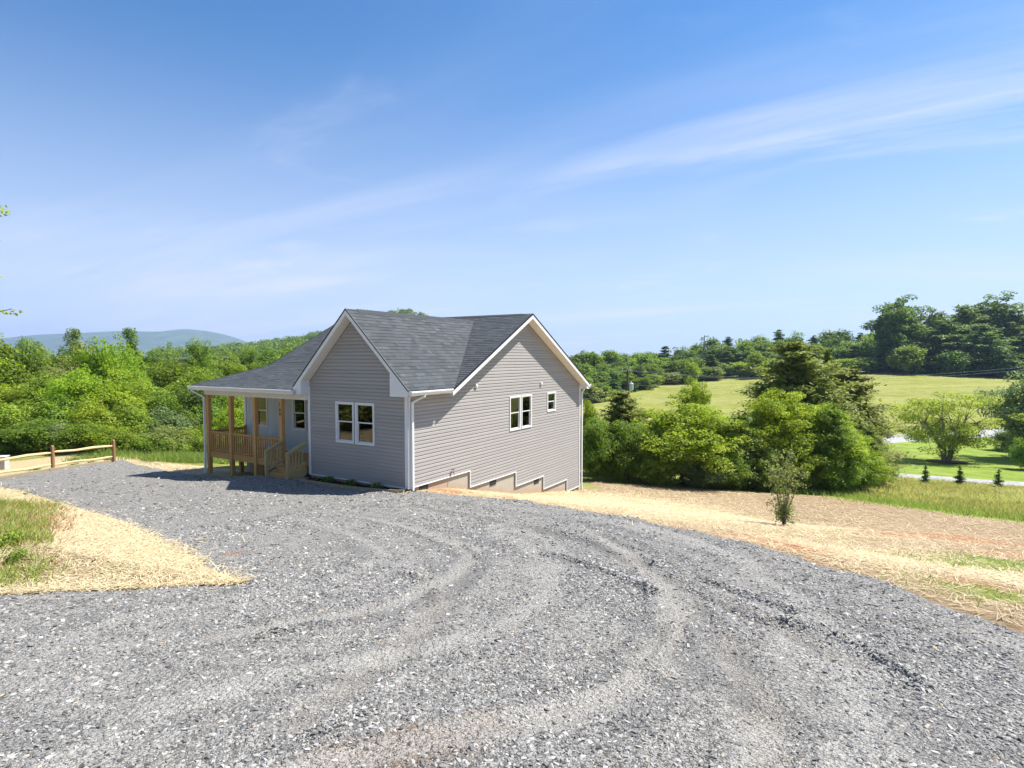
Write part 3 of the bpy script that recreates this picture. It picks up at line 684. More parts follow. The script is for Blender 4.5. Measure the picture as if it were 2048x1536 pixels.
while a < -W_ - 0.01:                          # vertical boards with a groove between neighbours
    b = min(a + 0.2, -W_); mb = MB()
    segs = [(-3.56, -1.16)]
    for h in shr(PH):
        if h[0] < (a + b) / 2 < h[1]: segs = [(-3.56, h[2]), (h[3], -1.16)]
    for z0, z1 in segs:
        c = (a + b) / 2; pr = [(a + .002, -.010), (b - .002, -.010), (b - .002, -.002), (b - .012, .012), (c + .011, .012), (c + .003, -.004), (c - .003, -.004), (c - .011, .012), (a + .012, .012), (a + .002, -.002)]
        mb = MB(); mb.prism([PP(q, n_, z0) for q, n_ in pr], [PP(q, n_, z1) for q, n_ in pr]); sub(mb, 'board', M['porch_siding'], pw)
    a = b
# the walls the camera does not face
mb = MB(); zt = ZR - 0.2
mb.prism([(-S_, 1.6, -4.2), (-S_, L_H, -4.2), (-S_, L_H, zt - SLM * (L_H - TA)), (-S_, TA, zt), (-S_, 1.6, -1.15)], [(-S_ + .14, 1.6, -4.2), (-S_ + .14, L_H, -4.2), (-S_ + .14, L_H, zt - SLM * (L_H - TA)), (-S_ + .14, TA, zt), (-S_ + .14, 1.6, -1.15)])
mb.box(-S_ + .14, -.145, L_H - .14, L_H, -6.1, -1.3)
part(mb, 'rear_wall', M['siding'])
mb = MB(); mb.box(-W_, -W_ + .14, 0.145, 1.6, -3.56, -1.1); part(mb, 'wing_side_wall', M['porch_siding'])
mb = MB(); mb.box(-W_ + .14, -.145, 0.15, 1.75, -3.6, -3.5); mb.box(-S_ + .15, -.145, 1.76, L_H - .15, -3.6, -3.5); mb.box(-S_ + .15, -.145, 1.76, L_H - .15, -1.14, -1.10); mb.box(-W_ + .145, -.145, 0.15, 1.755, -1.14, -1.1)
mb.box(-4.3, -.15, 4.0, 4.08, -3.49, -1.15); mb.box(-4.4, -.15, 8.1, 8.18, -3.49, -1.15); mb.box(-4.48, -4.4, 4.09, 12.0, -3.49, -1.15); mb.box(-W_ - .3, -W_ - .22, 1.77, 4.0, -3.49, -1.15)
part(mb, 'interior_partition', M['inner'])

def window(P, a0, a1, z0, z1, mid):
    mb = MB(); w = .055
    def fr(x0, x1, y0, y1, n0, n1): mb.prism([P(x0, n0, y0), P(x1, n0, y0), P(x1, n0, y1), P(x0, n0, y1)], [P(x0, n1, y0), P(x1, n1, y0), P(x1, n1, y1), P(x0, n1, y1)])
    fr(a0, a0 + w, z0, z1, -.10, .035); fr(a1 - w, a1, z0, z1, -.10, .035)
    fr(a0 + w, a1 - w, z1 - w, z1, -.10, .035); fr(a0 + w, a1 - w, z0, z0 + w, -.10, .035)
    wi = part(mb, 'window', M['white'])
    for k, (y0, y1, n) in enumerate(((mid, z1 - w, 0.0), (z0 + w, mid + .02, -.03))):
        mb = MB(); s = .032; x0, x1 = a0 + w + .001, a1 - w - .001
        fr(x0, x0 + s, y0, y1, n - .024, n); fr(x1 - s, x1, y0, y1, n - .024, n); fr(x0 + s, x1 - s, y1 - s, y1, n - .024, n); fr(x0 + s, x1 - s, y0, y0 + s, n - .024, n)
        sub(mb, 'sash', M['white'], wi)
        mb = MB(); fr(x0 + s - .003, x1 - s + .003, y0 + s - .003, y1 - s + .003, n - .014, n - .010); sub(mb, 'pane', M['glass'], wi)
for h in FH: window(PF, h[0], h[1], h[2], h[3], -2.03)
for h in SH: window(PS, h[0], h[1], h[2], h[3], (h[2] + h[3]) / 2)
for h in PH: window(PP, h[0], h[1], h[2], h[3], -2.10)

# corner boards and starter strips
def bx(name, mat, *b, bevel=0):
    mb = MB(); mb.box(*b); return part(mb, name, mat, bevel)
mb = MB(); mb.box(-.095, .030, -.030, -.0005, Z0 - .03, -1.13); mb.box(.0005, .030, -.0305, .095, Z0 - .03, -1.13); part(mb, 'corner_trim', M['white'])
mb = MB(); mb.box(-W_ - .03, -W_ + .06, -.030, .0, Z0 - .03, -.96); mb.box(-W_ - .03, -W_ - .0005, .0, .09, -3.56, -1.2); part(mb, 'corner_trim', M['white'])
mb = MB(); mb.box(.0005, .030, L_H - .09, L_H + .03, -6.1, -1.30); part(mb, 'corner_trim', M['white'])
mb = MB(); mb.box(-S_ - .03, -S_ + .08, 1.565, 1.599, -3.56, -1.2); mb.box(-S_ + .08, -W_ - .04, 1.574, 1.5985, -3.57, -3.53); part(mb, 'corner_trim', M['white'])
bx('starter_strip', M['white'], -W_ + .06, -.096, -.028, 0.01, Z0 - .035, Z0)
edges = [(0.096, 3.15), (3.15, 6.21), (6.21, 8.50), (8.50, 10.76), (10.76, L_H - .09)]
for k, (a, b) in enumerate(edges):
    z = Z0 - 5 * k * CO; mb = MB(); mb.box(-.01, .026, a, b - (.0 if k == 4 else .028), z - .032, z)
    if k < 4: mb.box(-.01, .026, b - .028, b + .004, z - 5 * CO - .032, z)
    part(mb, 'starter_strip', M['white'])
# foundation
def fnd(name, quads, st):
    V, Q, T = [], [], []
    for q in quads:
        k = len(V); V += [p[:3] for p in q]; T += [p[3] for p in q]; Q.append((k, k + 1, k + 2, k + 3))
    o = objm(name, np_mesh(name, V, Q, M['foundation'], attrs={'stain': T}), house, UP); return o
gl = lambda t_: np.interp(t_, [0, 1.4, 3.45, 5.55, 8.5, 12.2], [-3.97, -4.12, -4.64, -5.2, -5.66, -6.34])
qs = []; n = -.035
for k, (a, b) in enumerate(edges):
    a = max(a, 0.0) if k else 0.0; b = b if k < 4 else L_H; top = Z0 - 5 * k * CO - .01
    ts = np.linspace(a, b, 13)
    for p, q in zip(ts[:-1], ts[1:]):
        hs = []
        for i in range(6): hs.append((gl(p) - .35 + (top - gl(p) + .35) * i / 5, gl(q) - .35 + (top - gl(q) + .35) * i / 5))
        sf = lambda z, t_: 1.0 - (z - gl(t_)) / .45 + (0.5 if t_ < .9 else .25 if t_ < 1.6 else 0)
        for i in range(5):
            qs.append([(n, p, hs[i][0], sf(hs[i][0], p)), (n, q, hs[i][1], sf(hs[i][1], q)), (n, q, hs[i + 1][1], sf(hs[i + 1][1], q)), (n, p, hs[i + 1][0], sf(hs[i + 1][0], p))])
for p, q in zip(np.linspace(-W_, n, 13)[:-1], np.linspace(-W_, n, 13)[1:]):
    for z0, z1 in ((-4.3, -4.1), (-4.1, -3.95), (-3.95, Z0 - .01)):
        qs.append([(p, .035, z0, 1.1), (q, .035, z0, 1.1), (q, .035, z1, .75), (p, .035, z1, .75)])
for x0, x1, y0, y1 in ((-W_, -W_, 1.6, .035), (-S_, -W_, 1.62, 1.62), (-S_, -S_, L_H, 1.62), (n, -S_, L_H - .01, L_H - .01)):
    z1 = -3.57 if y1 != L_H - .01 else -6.0
    qs.append([(x0, y0, -7.5, .2), (x1, y1, -7.5, .2), (x1, y1, z1, 0), (x0, y0, z1, 0)])
fd = fnd('foundation', qs, 0)
for t_, z in ((.73, Z0 - .02), (4.63, Z0 - 5 * CO - .02), (7.94, Z0 - 10 * CO - .02), (11.38, Z0 - 20 * CO - .02)):
    mb = MB(); z -= .015
    mb.box(-.035, -.012, t_ - .2, t_ + .2, z - .19, z)
    v = sub(mb, 'foundation_vent', M['dark'], fd)
mb = MB()
for k in range(9): mb.box(-.95 + k * .045, -.945 + k * .045 + .01, .010, .034, -4.02, -3.9)
mb.box(-.97, -.55, .02, .033, -4.03, -3.885); sub(mb, 'foundation_vent', M['plastic_grey'], fd)

# ---- roof
def clip(poly, cl):
    """Sutherland-Hodgman, both in 2D, cl convex and counter-clockwise"""
    out = poly
    for i in range(len(cl)):
        ax_, ay_ = cl[i]; bx_, by_ = cl[(i + 1) % len(cl)]; inp, out = out, []
        if not inp: return []
        sd = lambda p: (bx_ - ax_) * (p[1] - ay_) - (by_ - ay_) * (p[0] - ax_)
        for j in range(len(inp)):
            p, q = inp[j], inp[(j + 1) % len(inp)]; a, b = sd(p), sd(q)
            if a >= 0: out.append(p)
            if (a >= 0) != (b >= 0): k = a / (a - b); out.append((p[0] + (q[0] - p[0]) * k, p[1] + (q[1] - p[1]) * k))
    return out
def ccw(p):
    s = sum(p[i][0] * p[(i + 1) % len(p)][1] - p[(i + 1) % len(p)][0] * p[i][1] for i in range(len(p))); return p if s > 0 else p[::-1]
shared = {}
def roof_plane(name, plan, O, U, Vv, keep_single=0, shing=True):
    """plan: polygon in (x,t); O origin, U along the eave, Vv up the slope (3D unit vectors)"""
    O, U, Vv = Vector(O), Vector(U).normalized(), Vector(Vv).normalized(); Nn = U.cross(Vv).normalized()
    if Nn.z < 0: Nn = -Nn
    def to_uv(x, t_):                          # solve for the in-plane coordinates of a plan point
        A = np.array([[U.x, Vv.x], [U.y, Vv.y]]); r = np.linalg.solve(A, [x - O.x, t_ - O.y]); return (float(r[0]), float(r[1]))
    P2 = ccw([to_uv(*p) for p in plan]); P3 = lambda u, v, h=0: O + U * u + Vv * v + Nn * h
    deck = MB(); deck.prism([P3(u, v, -.05) for u, v in P2], [P3(u, v, -.004) for u, v in P2]); dk = part(deck, name, M['black'])
    if not shing: return dk
    us = [p[0] for p in P2]; vv = [p[1] for p in P2]; EX = .143; V_, F4, T_ = [], [], []; cand = []
    v = min(vv) - .02; row = 0
    while v < max(vv):
        u = min(us) - random.uniform(0, .33)
        while u < max(us):
            w = random.choice((.33, .25, .17, .40, .21)); rc_ = [(u + .0006, v), (u + w - .0006, v), (u + w - .0006, v + EX + .01), (u + .0006, v + EX + .01)]
            c = clip(rc_, P2)
            if len(c) >= 3:
                tone = min(1, max(0, random.gauss(.40, .2))); th = .007 + .004 * (random.random() < .5)
                full = len(c) == 4 and abs((c[2][0] - c[0][0]) * (c[2][1] - c[0][1])) > .99 * (w - .0012) * (EX + .01)
                if full and keep_single: cand.append((u, v, w, tone, th))
                else:
                    k = len(V_); m = len(c); hh = [(1 - (q[1] - v) / (EX + .01)) * th + .001 for q in c]
                    V_ += [tuple(P3(q[0], q[1], h)) for q, h in zip(c, hh)] + [tuple(P3(q[0], q[1], -.003)) for q in c]
                    F4.append(list(range(k, k + m))); T_.append(tone)
                    for i in range(m): j = (i + 1) % m; F4.append([k + j, k + i, k + m + i, k + m + j]); T_.append(tone * .6)
            u += w
        v += EX; row += 1
    if keep_single and cand:
        # nearest whole shingles become pieces of their own
        def dist_(c): q = P3(c[0], c[1]); return (q.x - 11.2) ** 2 + (q.y + 12.8) ** 2 + q.z ** 2
        cand.sort(key=dist_)
        for i, (u, v, w, tone, th) in enumerate(cand):
            key = (w, round(tone * 5), th > .009)
            if i < keep_single:
                if key not in shared:
                    rr = [(0.0006, 0), (w - .0006, 0), (w - .0006, EX + .01), (.0006, EX + .01)]; a = [(q[0], q[1], (1 - q[1] / (EX + .01)) * th + .001) for q in rr]; b = [(q[0], q[1], -.003) for q in rr]
                    me = np_mesh('shingle', a + b, [[0, 1, 2, 3], [1, 0, 4, 5], [2, 1, 5, 6], [3, 2, 6, 7], [0, 3, 7, 4]], M['shingle'], tone=[round(tone * 5) / 5] + [tone * .6] * 4); shared[key] = me
                o = objm('shingle', shared[key], dk); o.matrix_local = Matrix.Translation(P3(u, v)) @ Matrix((U, Vv, Nn)).transposed().to_4x4()
            else:
                rr = [(u + .0006, v), (u + w - .0006, v), (u + w - .0006, v + EX + .01), (u + .0006, v + EX + .01)]; k = len(V_)
                hh = [th + .001, th + .001, .001, .001]
                V_ += [tuple(P3(q[0], q[1], h)) for q, h in zip(rr, hh)] + [tuple(P3(q[0], q[1], -.003)) for q in rr]
                for f, tt in (([0, 1, 2, 3], 1), ([1, 0, 4, 5], .6), ([2, 1, 5, 6], .6), ([3, 2, 6, 7], .6), ([0, 3, 7, 4], .6)): F4.append([k + q for q in f]); T_.append(tone * tt)
    me = bpy.data.meshes.new('shingles'); me.from_pydata(V_, [], F4)
    at_ = me.attributes.new('tone', 'FLOAT', 'FACE'); at_.data.foreach_set('value', np.array(T_, dtype=np.float32)); me.materials.append(M['shingle'])
    tag(objm('shingles', me, dk), kind='stuff')
    return dk
tv1 = TA - (ZR - zwing(OW)) / SLM; tv2 = TA - (ZR - ZW) / SLM; xb = XW - (ZW - ZB) / SLW
YF = -OW
random.seed(11)
roof_plane('wing_roof', [(XW, YF), (OW, YF), (OW, tv1), (XW, tv2)], (OW, YF, zwing(OW)), (0, 1, 0), (-1, 0, SLW), 290)
roof_plane('wing_roof', [(XW, YF), (XW, tv2), (xb, TB), (-W_ - OW, .1), (-W_ - OW, YF)], (-W_ - OW, YF, zwing(-W_ - OW)), (0, -1, 0), (1, 0, SLW))
roof_plane('main_roof', [(XW, tv2), (OW, tv1), (OV, tv1), (OV, TA), (XW, TA)], (0, tv1, zmain(tv1)), (1, 0, 0), (0, 1, SLM), 0)
roof_plane('main_roof', [(-S_ - .35, TB), (xb, TB), (XW, tv2), (XW, TA), (-S_ - .35, TA)], (-S_, TB, ZB), (1, 0, 0), (0, 1, SLM))
tvp = TE + (zwing(-W_ - OW) - ZE) / ((ZB - ZE) / (TB - TE))
roof_plane('porch_roof', [(-S_ - .35, TE), (-W_ - OW, TE), (-W_ - OW, tvp), (xb, TB), (-S_ - .35, TB)], (-S_, TE, ZE), (1, 0, 0), (0, TB - TE, ZB - ZE))
roof_plane('main_roof', [(-S_ - .35, TA), (OV, TA), (OV, L_H + .3), (-S_ - .35, L_H + .3)], (0, L_H + .3, zmain(L_H + .3)), (-1, 0, 0), (0, -1, SLM), 0, False)
# ridge caps, one piece after another
def caps(p, q, s1, s2, nrm):
    p, q = Vector(p), Vector(q); d = (q - p); n = int(d.length / .143); d = d / n; a = Vector(nrm).normalized()
    mb = MB(); th = .012; w = .15
    l1 = a - Vector((0, 0, s1)) * a.length; l2 = -a - Vector((0, 0, s2)); l1.normalize(); l2.normalize()
    for r0, r1, hh in ((l1, l2, 0),):
        A = [Vector((0, 0, .030)), r0 * w + Vector((0, 0, .024)), r0 * w + Vector((0, 0, .012)), Vector((0, 0, .016)), r1 * w + Vector((0, 0, .012)), r1 * w + Vector((0, 0, .024))]
        B = [x + d * 1.05 - Vector((0, 0, .010)) for x in A]
        mb.prism(A, B)
    me = mb.mesh('ridge_cap', M['shingle']); at_ = me.attributes.new('tone', 'FLOAT', 'FACE'); at_.data.foreach_set('value', np.full(len(me.polygons), .25, dtype=np.float32))
    rp = part(MB().box(0, .001, 0, .001, 0, .001), 'ridge', M['black']); rp.location = (p.x, p.y, p.z - BZ)
    for i in range(n): o = objm('ridge_cap', me, rp); o.location = d * i
caps((XW, YF + .45, ZW), (XW, tv2 - .35, ZW), SLW, SLW, (1, 0, 0))
caps((OV - .45, TA, ZR), (-S_ - .3, TA, ZR), SLM, SLM, (0, 1, 0))
# fascia boards along the rakes, with a dark drip edge above
def rake(p, q, out, name='rake_fascia', h=.185, th=.022):
    p, q, o = Vector(p), Vector(q), Vector(out); dn = Vector((0, 0, -h)); mb = MB()
    A = [p - Vector((0, 0, .035)), q - Vector((0, 0, .035)), q + dn, p + dn]
    mb.prism(A, [x + o * th for x in A]); f = part(mb, name, M['white'])
    A = [p + Vector((0, 0, .016)), q + Vector((0, 0, .016)), q - Vector((0, 0, .033)), p - Vector((0, 0, .033))]; mb = MB()
    mb.prism([x + o * -.004 for x in A], [x + o * (th + .012) for x in A]); sub(mb, 'drip_edge', M['black'], f)
rake((XW, YF, ZW), (OW, YF, zwing(OW)), (0, -1, 0)); rake((-W_ - OW, YF, zwing(-W_ - OW)), (XW, YF, ZW), (0, -1, 0))
rake((OV, tv1 - .12, zmain(tv1 - .12)), (OV, TA, ZR), (1, 0, 0)); rake((OV, TA, ZR), (OV, L_H + .3, zmain(L_H + .3)), (1, 0, 0))
XL = -S_ - .35
rake((XL, TB, ZB), (XL, TA, ZR), (-1, 0, 0)); rake((XL, TE, ZE), (XL, TB, ZB), (-1, 0, 0))
def slab(name, pts, mat, th=.015):
    mb = MB(); mb.prism(pts, [(p[0], p[1], p[2] + th) for p in pts]); return part(mb, name, mat)
D = .185
slab('soffit', [(XW, YF + .001, ZW - D - .01), (XW, -.002, ZW - D - .01), (-.02, -.002, zwing(-.02) - D - .01), (-.02, YF + .001, zwing(-.02) - D - .01)], M['soffit'])
slab('soffit', [(XW, YF + .001, ZW - D - .01), (XW, -.002, ZW - D - .01), (-W_ + .02, -.002, zwing(-W_ + .02) - D - .01), (-W_ + .02, YF + .001, zwing(-W_ + .02) - D - .01)], M['soffit'])
slab('soffit', [(.002, TA, ZR - D - .005), (OV - .001, TA, ZR - D - .005), (OV - .001, 1.95, zmain(1.95) - D - .005), (.002, 1.95, zmain(1.95) - D - .005)], M['soffit'])
slab('soffit', [(.002, TA, ZR - D - .005), (OV - .001, TA, ZR - D - .005), (OV - .001, L_H, zmain(L_H) - D - .005), (.002, L_H, zmain(L_H) - D - .005)], M['soffit'])
slab('soffit', [(.002, -.01, -1.115), (OW, -.01, -1.115), (OW, 1.95, -1.115), (.002, 1.95, -1.115)], M['soffit'])
slab('porch_ceiling', [(XL, TE + .001, -1.21), (-W_ - .002, TE + .001, -1.21), (-W_ - .002, 1.6, -1.21), (XL, 1.6, -1.21)], M['soffit'])
# boxed returns at the foot of each gable
mb = MB(); ring = [(-.36, -1.13), (OW, -1.13), (OW, zwing(OW) - .04), (.0, zwing(0) - .05), (-.36, zwing(-.36) - D - .02)]
mb.prism([(x, YF - .014, z) for x, z in ring], [(x, -.001, z) for x, z in ring]); part(mb, 'cornice_return', M['white'])
ring = [(-W_ - OW, -1.205), (-W_ + .03, -1.205), (-W_ + .03, zwing(-W_ + .03) - D - .02), (-W_, zwing(-W_) - .05), (-W_ - OW, zwing(-W_ - OW) - .04)]
mb = MB(); mb.prism([(x, YF - .014, z) for x, z in ring], [(x, -.001, z) for x, z in ring]); part(mb, 'cornice_return', M['white'])
zf = zmain(L_H + .3); mb = MB(); ring = [(L_H, -1.46), (L_H + .3, -1.46), (L_H + .3, zf - .04), (L_H, zmain(L_H) - D)]
mb.prism([(.0, a, z) for a, z in ring], [(OV - .002, a, z) for a, z in ring]); part(mb, 'cornice_return', M['white'])
# gutters
def gutter(p, q, out, name='gutter'):
    p, q, o = Vector(p), Vector(q), Vector(out); z = Vector((0, 0, 1)); mb = MB()
    prof = [(0, -.125), (.075, -.125), (.095, -.07), (.125, -.035), (.125, .0), (.112, .0), (.112, -.03), (.085, -.065), (.066, -.113), (.012, -.113), (.012, .0), (0, .0)]
    mb.prism([p + o * a + z * b for a, b in prof], [q + o * a + z * b for a, b in prof])
    for e in (p, q): mb.prism([e + o * a + z * b for a, b in ((0.001, -.124), (.074, -.124), (.124, -.034), (.124, -.001), (0.001, -.001))], [e + (q - p).normalized() * (.004 if e is p else -.004) + o * a + z * b for a, b in ((0.001, -.124), (.074, -.124), (.124, -.034), (.124, -.001), (0.001, -.001))])
    return part(mb, name, M['white'])
zg = zwing(OW) - .02
bx('eave_fascia', M['white'], OW - .02, OW, YF, 1.80, zg - .15, zg)
gutter((OW + .001, YF - .01, zg), (OW + .001, 1.62, zg), (1, 0, 0))
bx('eave_fascia', M['white'], XL, -W_ - OW - .002, TE - .02, TE, ZE - .16, ZE - .01)
gutter((XL - .02, TE - .021, ZE - .01), (-W_ - OW + .12, TE - .021, ZE - .01), (0, -1, 0))
bx('eave_fascia', M['white'], XL, OV, L_H + .3, L_H + .32, zf - .17, zf - .01)
gutter((XL, L_H + .321, zf - .02), (OV + .03, L_H + .321, zf - .02), (0, 1, 0))
def spout(path, name='downspout'):
    path = [Vector(p) for p in path]; mb = MB()
    for a, b in zip(path[:-1], path[1:]):
        d = (b - a).normalized(); mb.bar(a - d * .02, b + d * .02, .075, .055, (1, 0, 0) if abs(d.z) > .9 else (0, 0, 1))
    return part(mb, name, M['white'])
spout([(OW + .07, .28, zg - .11), (OW + .05, .28, zg - .17), (.075, .12, zg - .36), (.075, .12, -3.93)])
mb = MB(); mb.box(.02, .15, .04, .19, -4.06, -3.925); mb.box(.0, .22, -.12, .02, -4.06, -3.98); part(mb, 'drain_boot', M['black'])
spout([(XL + .18, TE - .08, ZE - .12), (XL + .18, TE - .08, ZE - .19), (-9.98, -.14, ZE - .46), (-9.98, -.14, -4.38)])
spout([(.09, L_H + .36, zf - .14), (.09, L_H + .36, zf - .22), (.07, L_H + .10, zf - .42), (.07, L_H + .10, -6.3)])
# small white vent covers and the faucet on the side wall
for t_, z in ((3.49, -.97), (8.22, -1.075)):
    mb = MB(); mb.box(.001, .05, t_ - .055, t_ + .055, z - .07, z + .07); mb.box(.05, .075, t_ - .045, t_ + .045, z - .02, z + .06); part(mb, 'wall_vent', M['white'])
mb = MB(); mb.tube([(.0, 2.1, -3.72), (.09, 2.1, -3.72), (.12, 2.1, -3.80)], .014, 6); fa = part(mb, 'faucet', M['red'])
mb = MB(); mb.tube([(.075, 2.1, -3.71), (.075, 2.1, -3.64)], .008, 6); mb.tube([(.075, 2.1, -3.64), (.075, 2.1, -3.625)], .045, 8); sub(mb, 'handle', M['red'], fa)

# ---- porch
beam = bx('porch_beam', M['soffit'], -S_ - .02, -W_ - .032, -.10, .03, -1.40, -1.212)
x = -S_ + .01
while x < -W_ - .1: mb = MB(); mb.box(x, x + .094, -.112, -.1005, -1.395, -1.215); sub(mb, 'beam_panel', M['soffit'], beam); x += .1
PX = [-9.86, -8.45, -7.04, -5.60]
for x in PX:
    w = hw(x, 0)
    g_ = gz(w[0], w[1]) - .15
    bx('porch_post', M['wood'], x - .07, x + .07, -.105, .035, g_, -1.40, bevel=.004)
# house number, running down the last post
for ch, z in (('1', -1.53), ('6', -1.70), ('9', -1.87)):
    cu = bpy.data.curves.new('digit', 'FONT'); cu.body = ch; cu.size = .17; cu.extrude = .004; cu.align_x = 'CENTER'; cu.offset = .003
    tmp = bpy.data.objects.new('digit', cu); me = bpy.data.meshes.new_from_object(tmp); bpy.data.objects.remove(tmp)
    me.materials.clear(); me.materials.append(M['black']); o = objm('house_number', me, house)
    o.location = (PX[3] - .01, -.111, z - .12 - BZ); o.rotation_euler = (R(90), 0, 0)
dk = part(MB().box(-S_ + .02, -5.62, -.04, -.001, -3.78, -3.582).box(-S_ + .02, -W_ - .04, .04, .08, -3.78, -3.585).box(-S_ + .02, -S_ + .06, .081, 1.6, -3.78, -3.585).box(-7.1, -7.06, .081, 1.6, -3.78, -3.585), 'deck_frame', M['wood'])
for k in range(12): sub(MB().box(-S_ - .01 if k else -S_ - .01, -W_ - .035, -.06 + k * .139, -.06 + k * .139 + .133, -3.581, -3.545), 'deck_board', M['wood'], dk)
for x in (-9.86, -8.45, -7.04): bx('pier', M['wood'], x - .07, x + .07, 1.2, 1.34, -5.2, -3.79)
def railing(p, q, name='railing'):
    p, q = Vector(p), Vector(q); d = q - p; n = max(2, int(d.length / .118)); mb = MB()
    mb.bar(p, q, .09, .038); rl = part(mb, name, M['wood'])
    sub(MB().bar(p + Vector((0, 0, -.06)), q + Vector((0, 0, -.06)), .038, .075), 'upper_rail', M['wood'], rl)
    lo = Vector((0, 0, -.68)); sub(MB().bar(p + lo, q + lo, .038, .075), 'lower_rail', M['wood'], rl)
    me = MB().box(-.018, .018, -.018, .018, -.70, -.021).mesh('baluster', M['wood'])
    sd = Vector((-d.y, d.x, 0)).normalized() * -.038
    for i in range(n):
        o = objm('baluster', me, rl); o.location = p + d * ((i + .5) / n) + sd * (1 if d.x > 0 else 1)
for a, b in zip(PX[:-1], PX[1:]): railing((a + .071, -.02, -2.80), (b - .071, -.02, -2.80))
railing((-S_ + .06, 1.5, -2.80), (-S_ + .06, .05, -2.80))
bx('rail_post', M['wood'], -S_ + .01, -S_ + .10, 1.5, 1.58, -3.54, -2.72)
# stairs
st = part(MB().prism([(-5.50, -.002, -3.6), (-5.50, -.75, -3.87), (-5.50, -.75, -4.1), (-5.50, -.3, -4.1), (-5.50, -.002, -3.86)], [(-5.46, -.002, -3.6), (-5.46, -.75, -3.87), (-5.46, -.75, -4.1), (-5.46, -.3, -4.1), (-5.46, -.002, -3.86)])
          .prism([(-4.46, -.002, -3.6), (-4.46, -.75, -3.87), (-4.46, -.75, -4.1), (-4.46, -.3, -4.1), (-4.46, -.002, -3.86)], [(-4.42, -.002, -3.6), (-4.42, -.75, -3.87), (-4.42, -.75, -4.1), (-4.42, -.3, -4.1), (-4.42, -.002, -3.86)]), 'stairs', M['wood_green'])
for k, z in ((0, -3.685), (1, -3.825)):
    for j in (0, 1): sub(MB().box(-5.52, -4.40, -.335 - k * .32 + j * .152, -.335 - k * .32 + j * .152 + .144, z - .036, z), 'tread', M['wood'], st)
for k, (z0, z1) in enumerate(((-3.722, -3.59), (-3.862, -3.725), (-4.03, -3.865))): sub(MB().box(-5.455, -4.465, -.025 - k * .31 - .02, -.025 - k * .31, z0 + .003, z1 - .003), 'riser', M['wood'], st)
for x in (-5.50, -4.42):
    nb_ = bx('stair_railing', M['wood_green'], x - .045, x + .045, -.80, -.71, -4.12, -3.13, bevel=.003)
    p, q = Vector((x, -.80, -3.10)), Vector((x, -.04, -2.81)); sub(MB().bar(p, q, .13, .036), 'hand_rail', M['wood_green'], nb_)
    lo = Vector((0, 0, -.06)); sub(MB().bar(p + lo + Vector((0, .09, .03)), q + lo, .036, .08), 'upper_rail', M['wood_green'], nb_)
    lo = Vector((0, 0, -.66)); sub(MB().bar(p + lo + Vector((0, .09, .03)), q + lo, .036, .08), 'lower_rail', M['wood_green'], nb_)
    for i in range(5):
        f = (i + .9) / 6; c = p + (q - p) * f; sub(MB().box(c.x - .017, c.x + .017, c.y - .017, c.y + .017, c.z - .70, c.z - .05), 'baluster', M['wood_green'], nb_)
# things seen dimly through the front windows
def on_h(name, label, cat, x, y, z): return tag(empty(name, (*hw(x, y)[:2], z), -YAW), label, cat)
wt = on_h('work_table', 'pale folding work table behind the right pane of the front windows', 'table', -1.75, .55, -3.5)
MB().box(-.75, .75, -.3, .3, .78, .82).build('table_top', M['white'], wt)
for a in (-.7, .7):
    for b in (-.25, .25): MB().box(a - .02, a + .02, b - .02, b + .02, 0, .78).build('leg', M['steel'], wt)
c = on_h('paint_can', 'red can with white lid seen through the left front window', 'can', -2.78, .42, -3.5)
MB().box(-.16, .16, -.16, .16, 0, .8).build('stand', M['inner'], c)
MB().tube([(0, 0, .8), (0, 0, 1.10)], .10, 14).build('body', M['red'], c); MB().tube([(0, 0, 1.10), (0, 0, 1.24)], [.105, .09], 14).build('lid', M['white'], c)
c = on_h('jug', 'white plastic jug on the work table behind the right front window', 'jug', -1.62, .5, -2.68)
MB().tube([(0, 0, 0), (0, 0, .22), (0, 0, .30), (0, 0, .36)], [.10, .11, .05, .035], 12).build('body', M['white'], c); MB().tube([(0, 0, .36), (0, 0, .39)], .04, 10).build('cap', M['red'], c)

# mulch bed along the wing
mv, mq = grid_mesh(np.linspace(-3.95, .02, 60), np.linspace(-.66, .06, 14), lambda X, Y: -3.97 + 0 * X)
wx = HC[0] + HX[0] * mv[:, 0] + HY[0] * mv[:, 1]; wy = HC[1] + HX[1] * mv[:, 0] + HY[1] * mv[:, 1]
e_ = np.minimum(np.clip((mv[:, 1] + .66 - .28 * np.clip((mv[:, 0] + 1.2) / 1.2, 0, 1)) / .12, -1, 1), 1); mz = hz(wx, wy) + .065 * e_ + .018 * SN(4, 14, 12, 2)(wx, wy)
tag(objm('mulch_bed', np_mesh('mulch_bed', np.c_[wx, wy, mz], mq, M['mulch'], smooth=False)), 'dark mulch bed along the foundation of the front wall', 'mulch', kind='stuff')
ed = [hw(x, y) for x, y in ((-4.0, -.70), (-3.0, -.72), (-2.0, -.70), (-1.2, -.64), (-.6, -.54), (-.1, -.40), (.05, -.22))]
ed = [Vector((p[0], p[1], gz(p[0], p[1]) + .05)) for p in ed]; mb = MB()
for p, q in zip(ed[:-1], ed[1:]): mb.bar(p, q + (q - p).normalized() * .015, .025, .11)
tag(mb.build('garden_edging', M['timber']), 'low pale edging strip between the mulch bed and the gravel', 'edging')

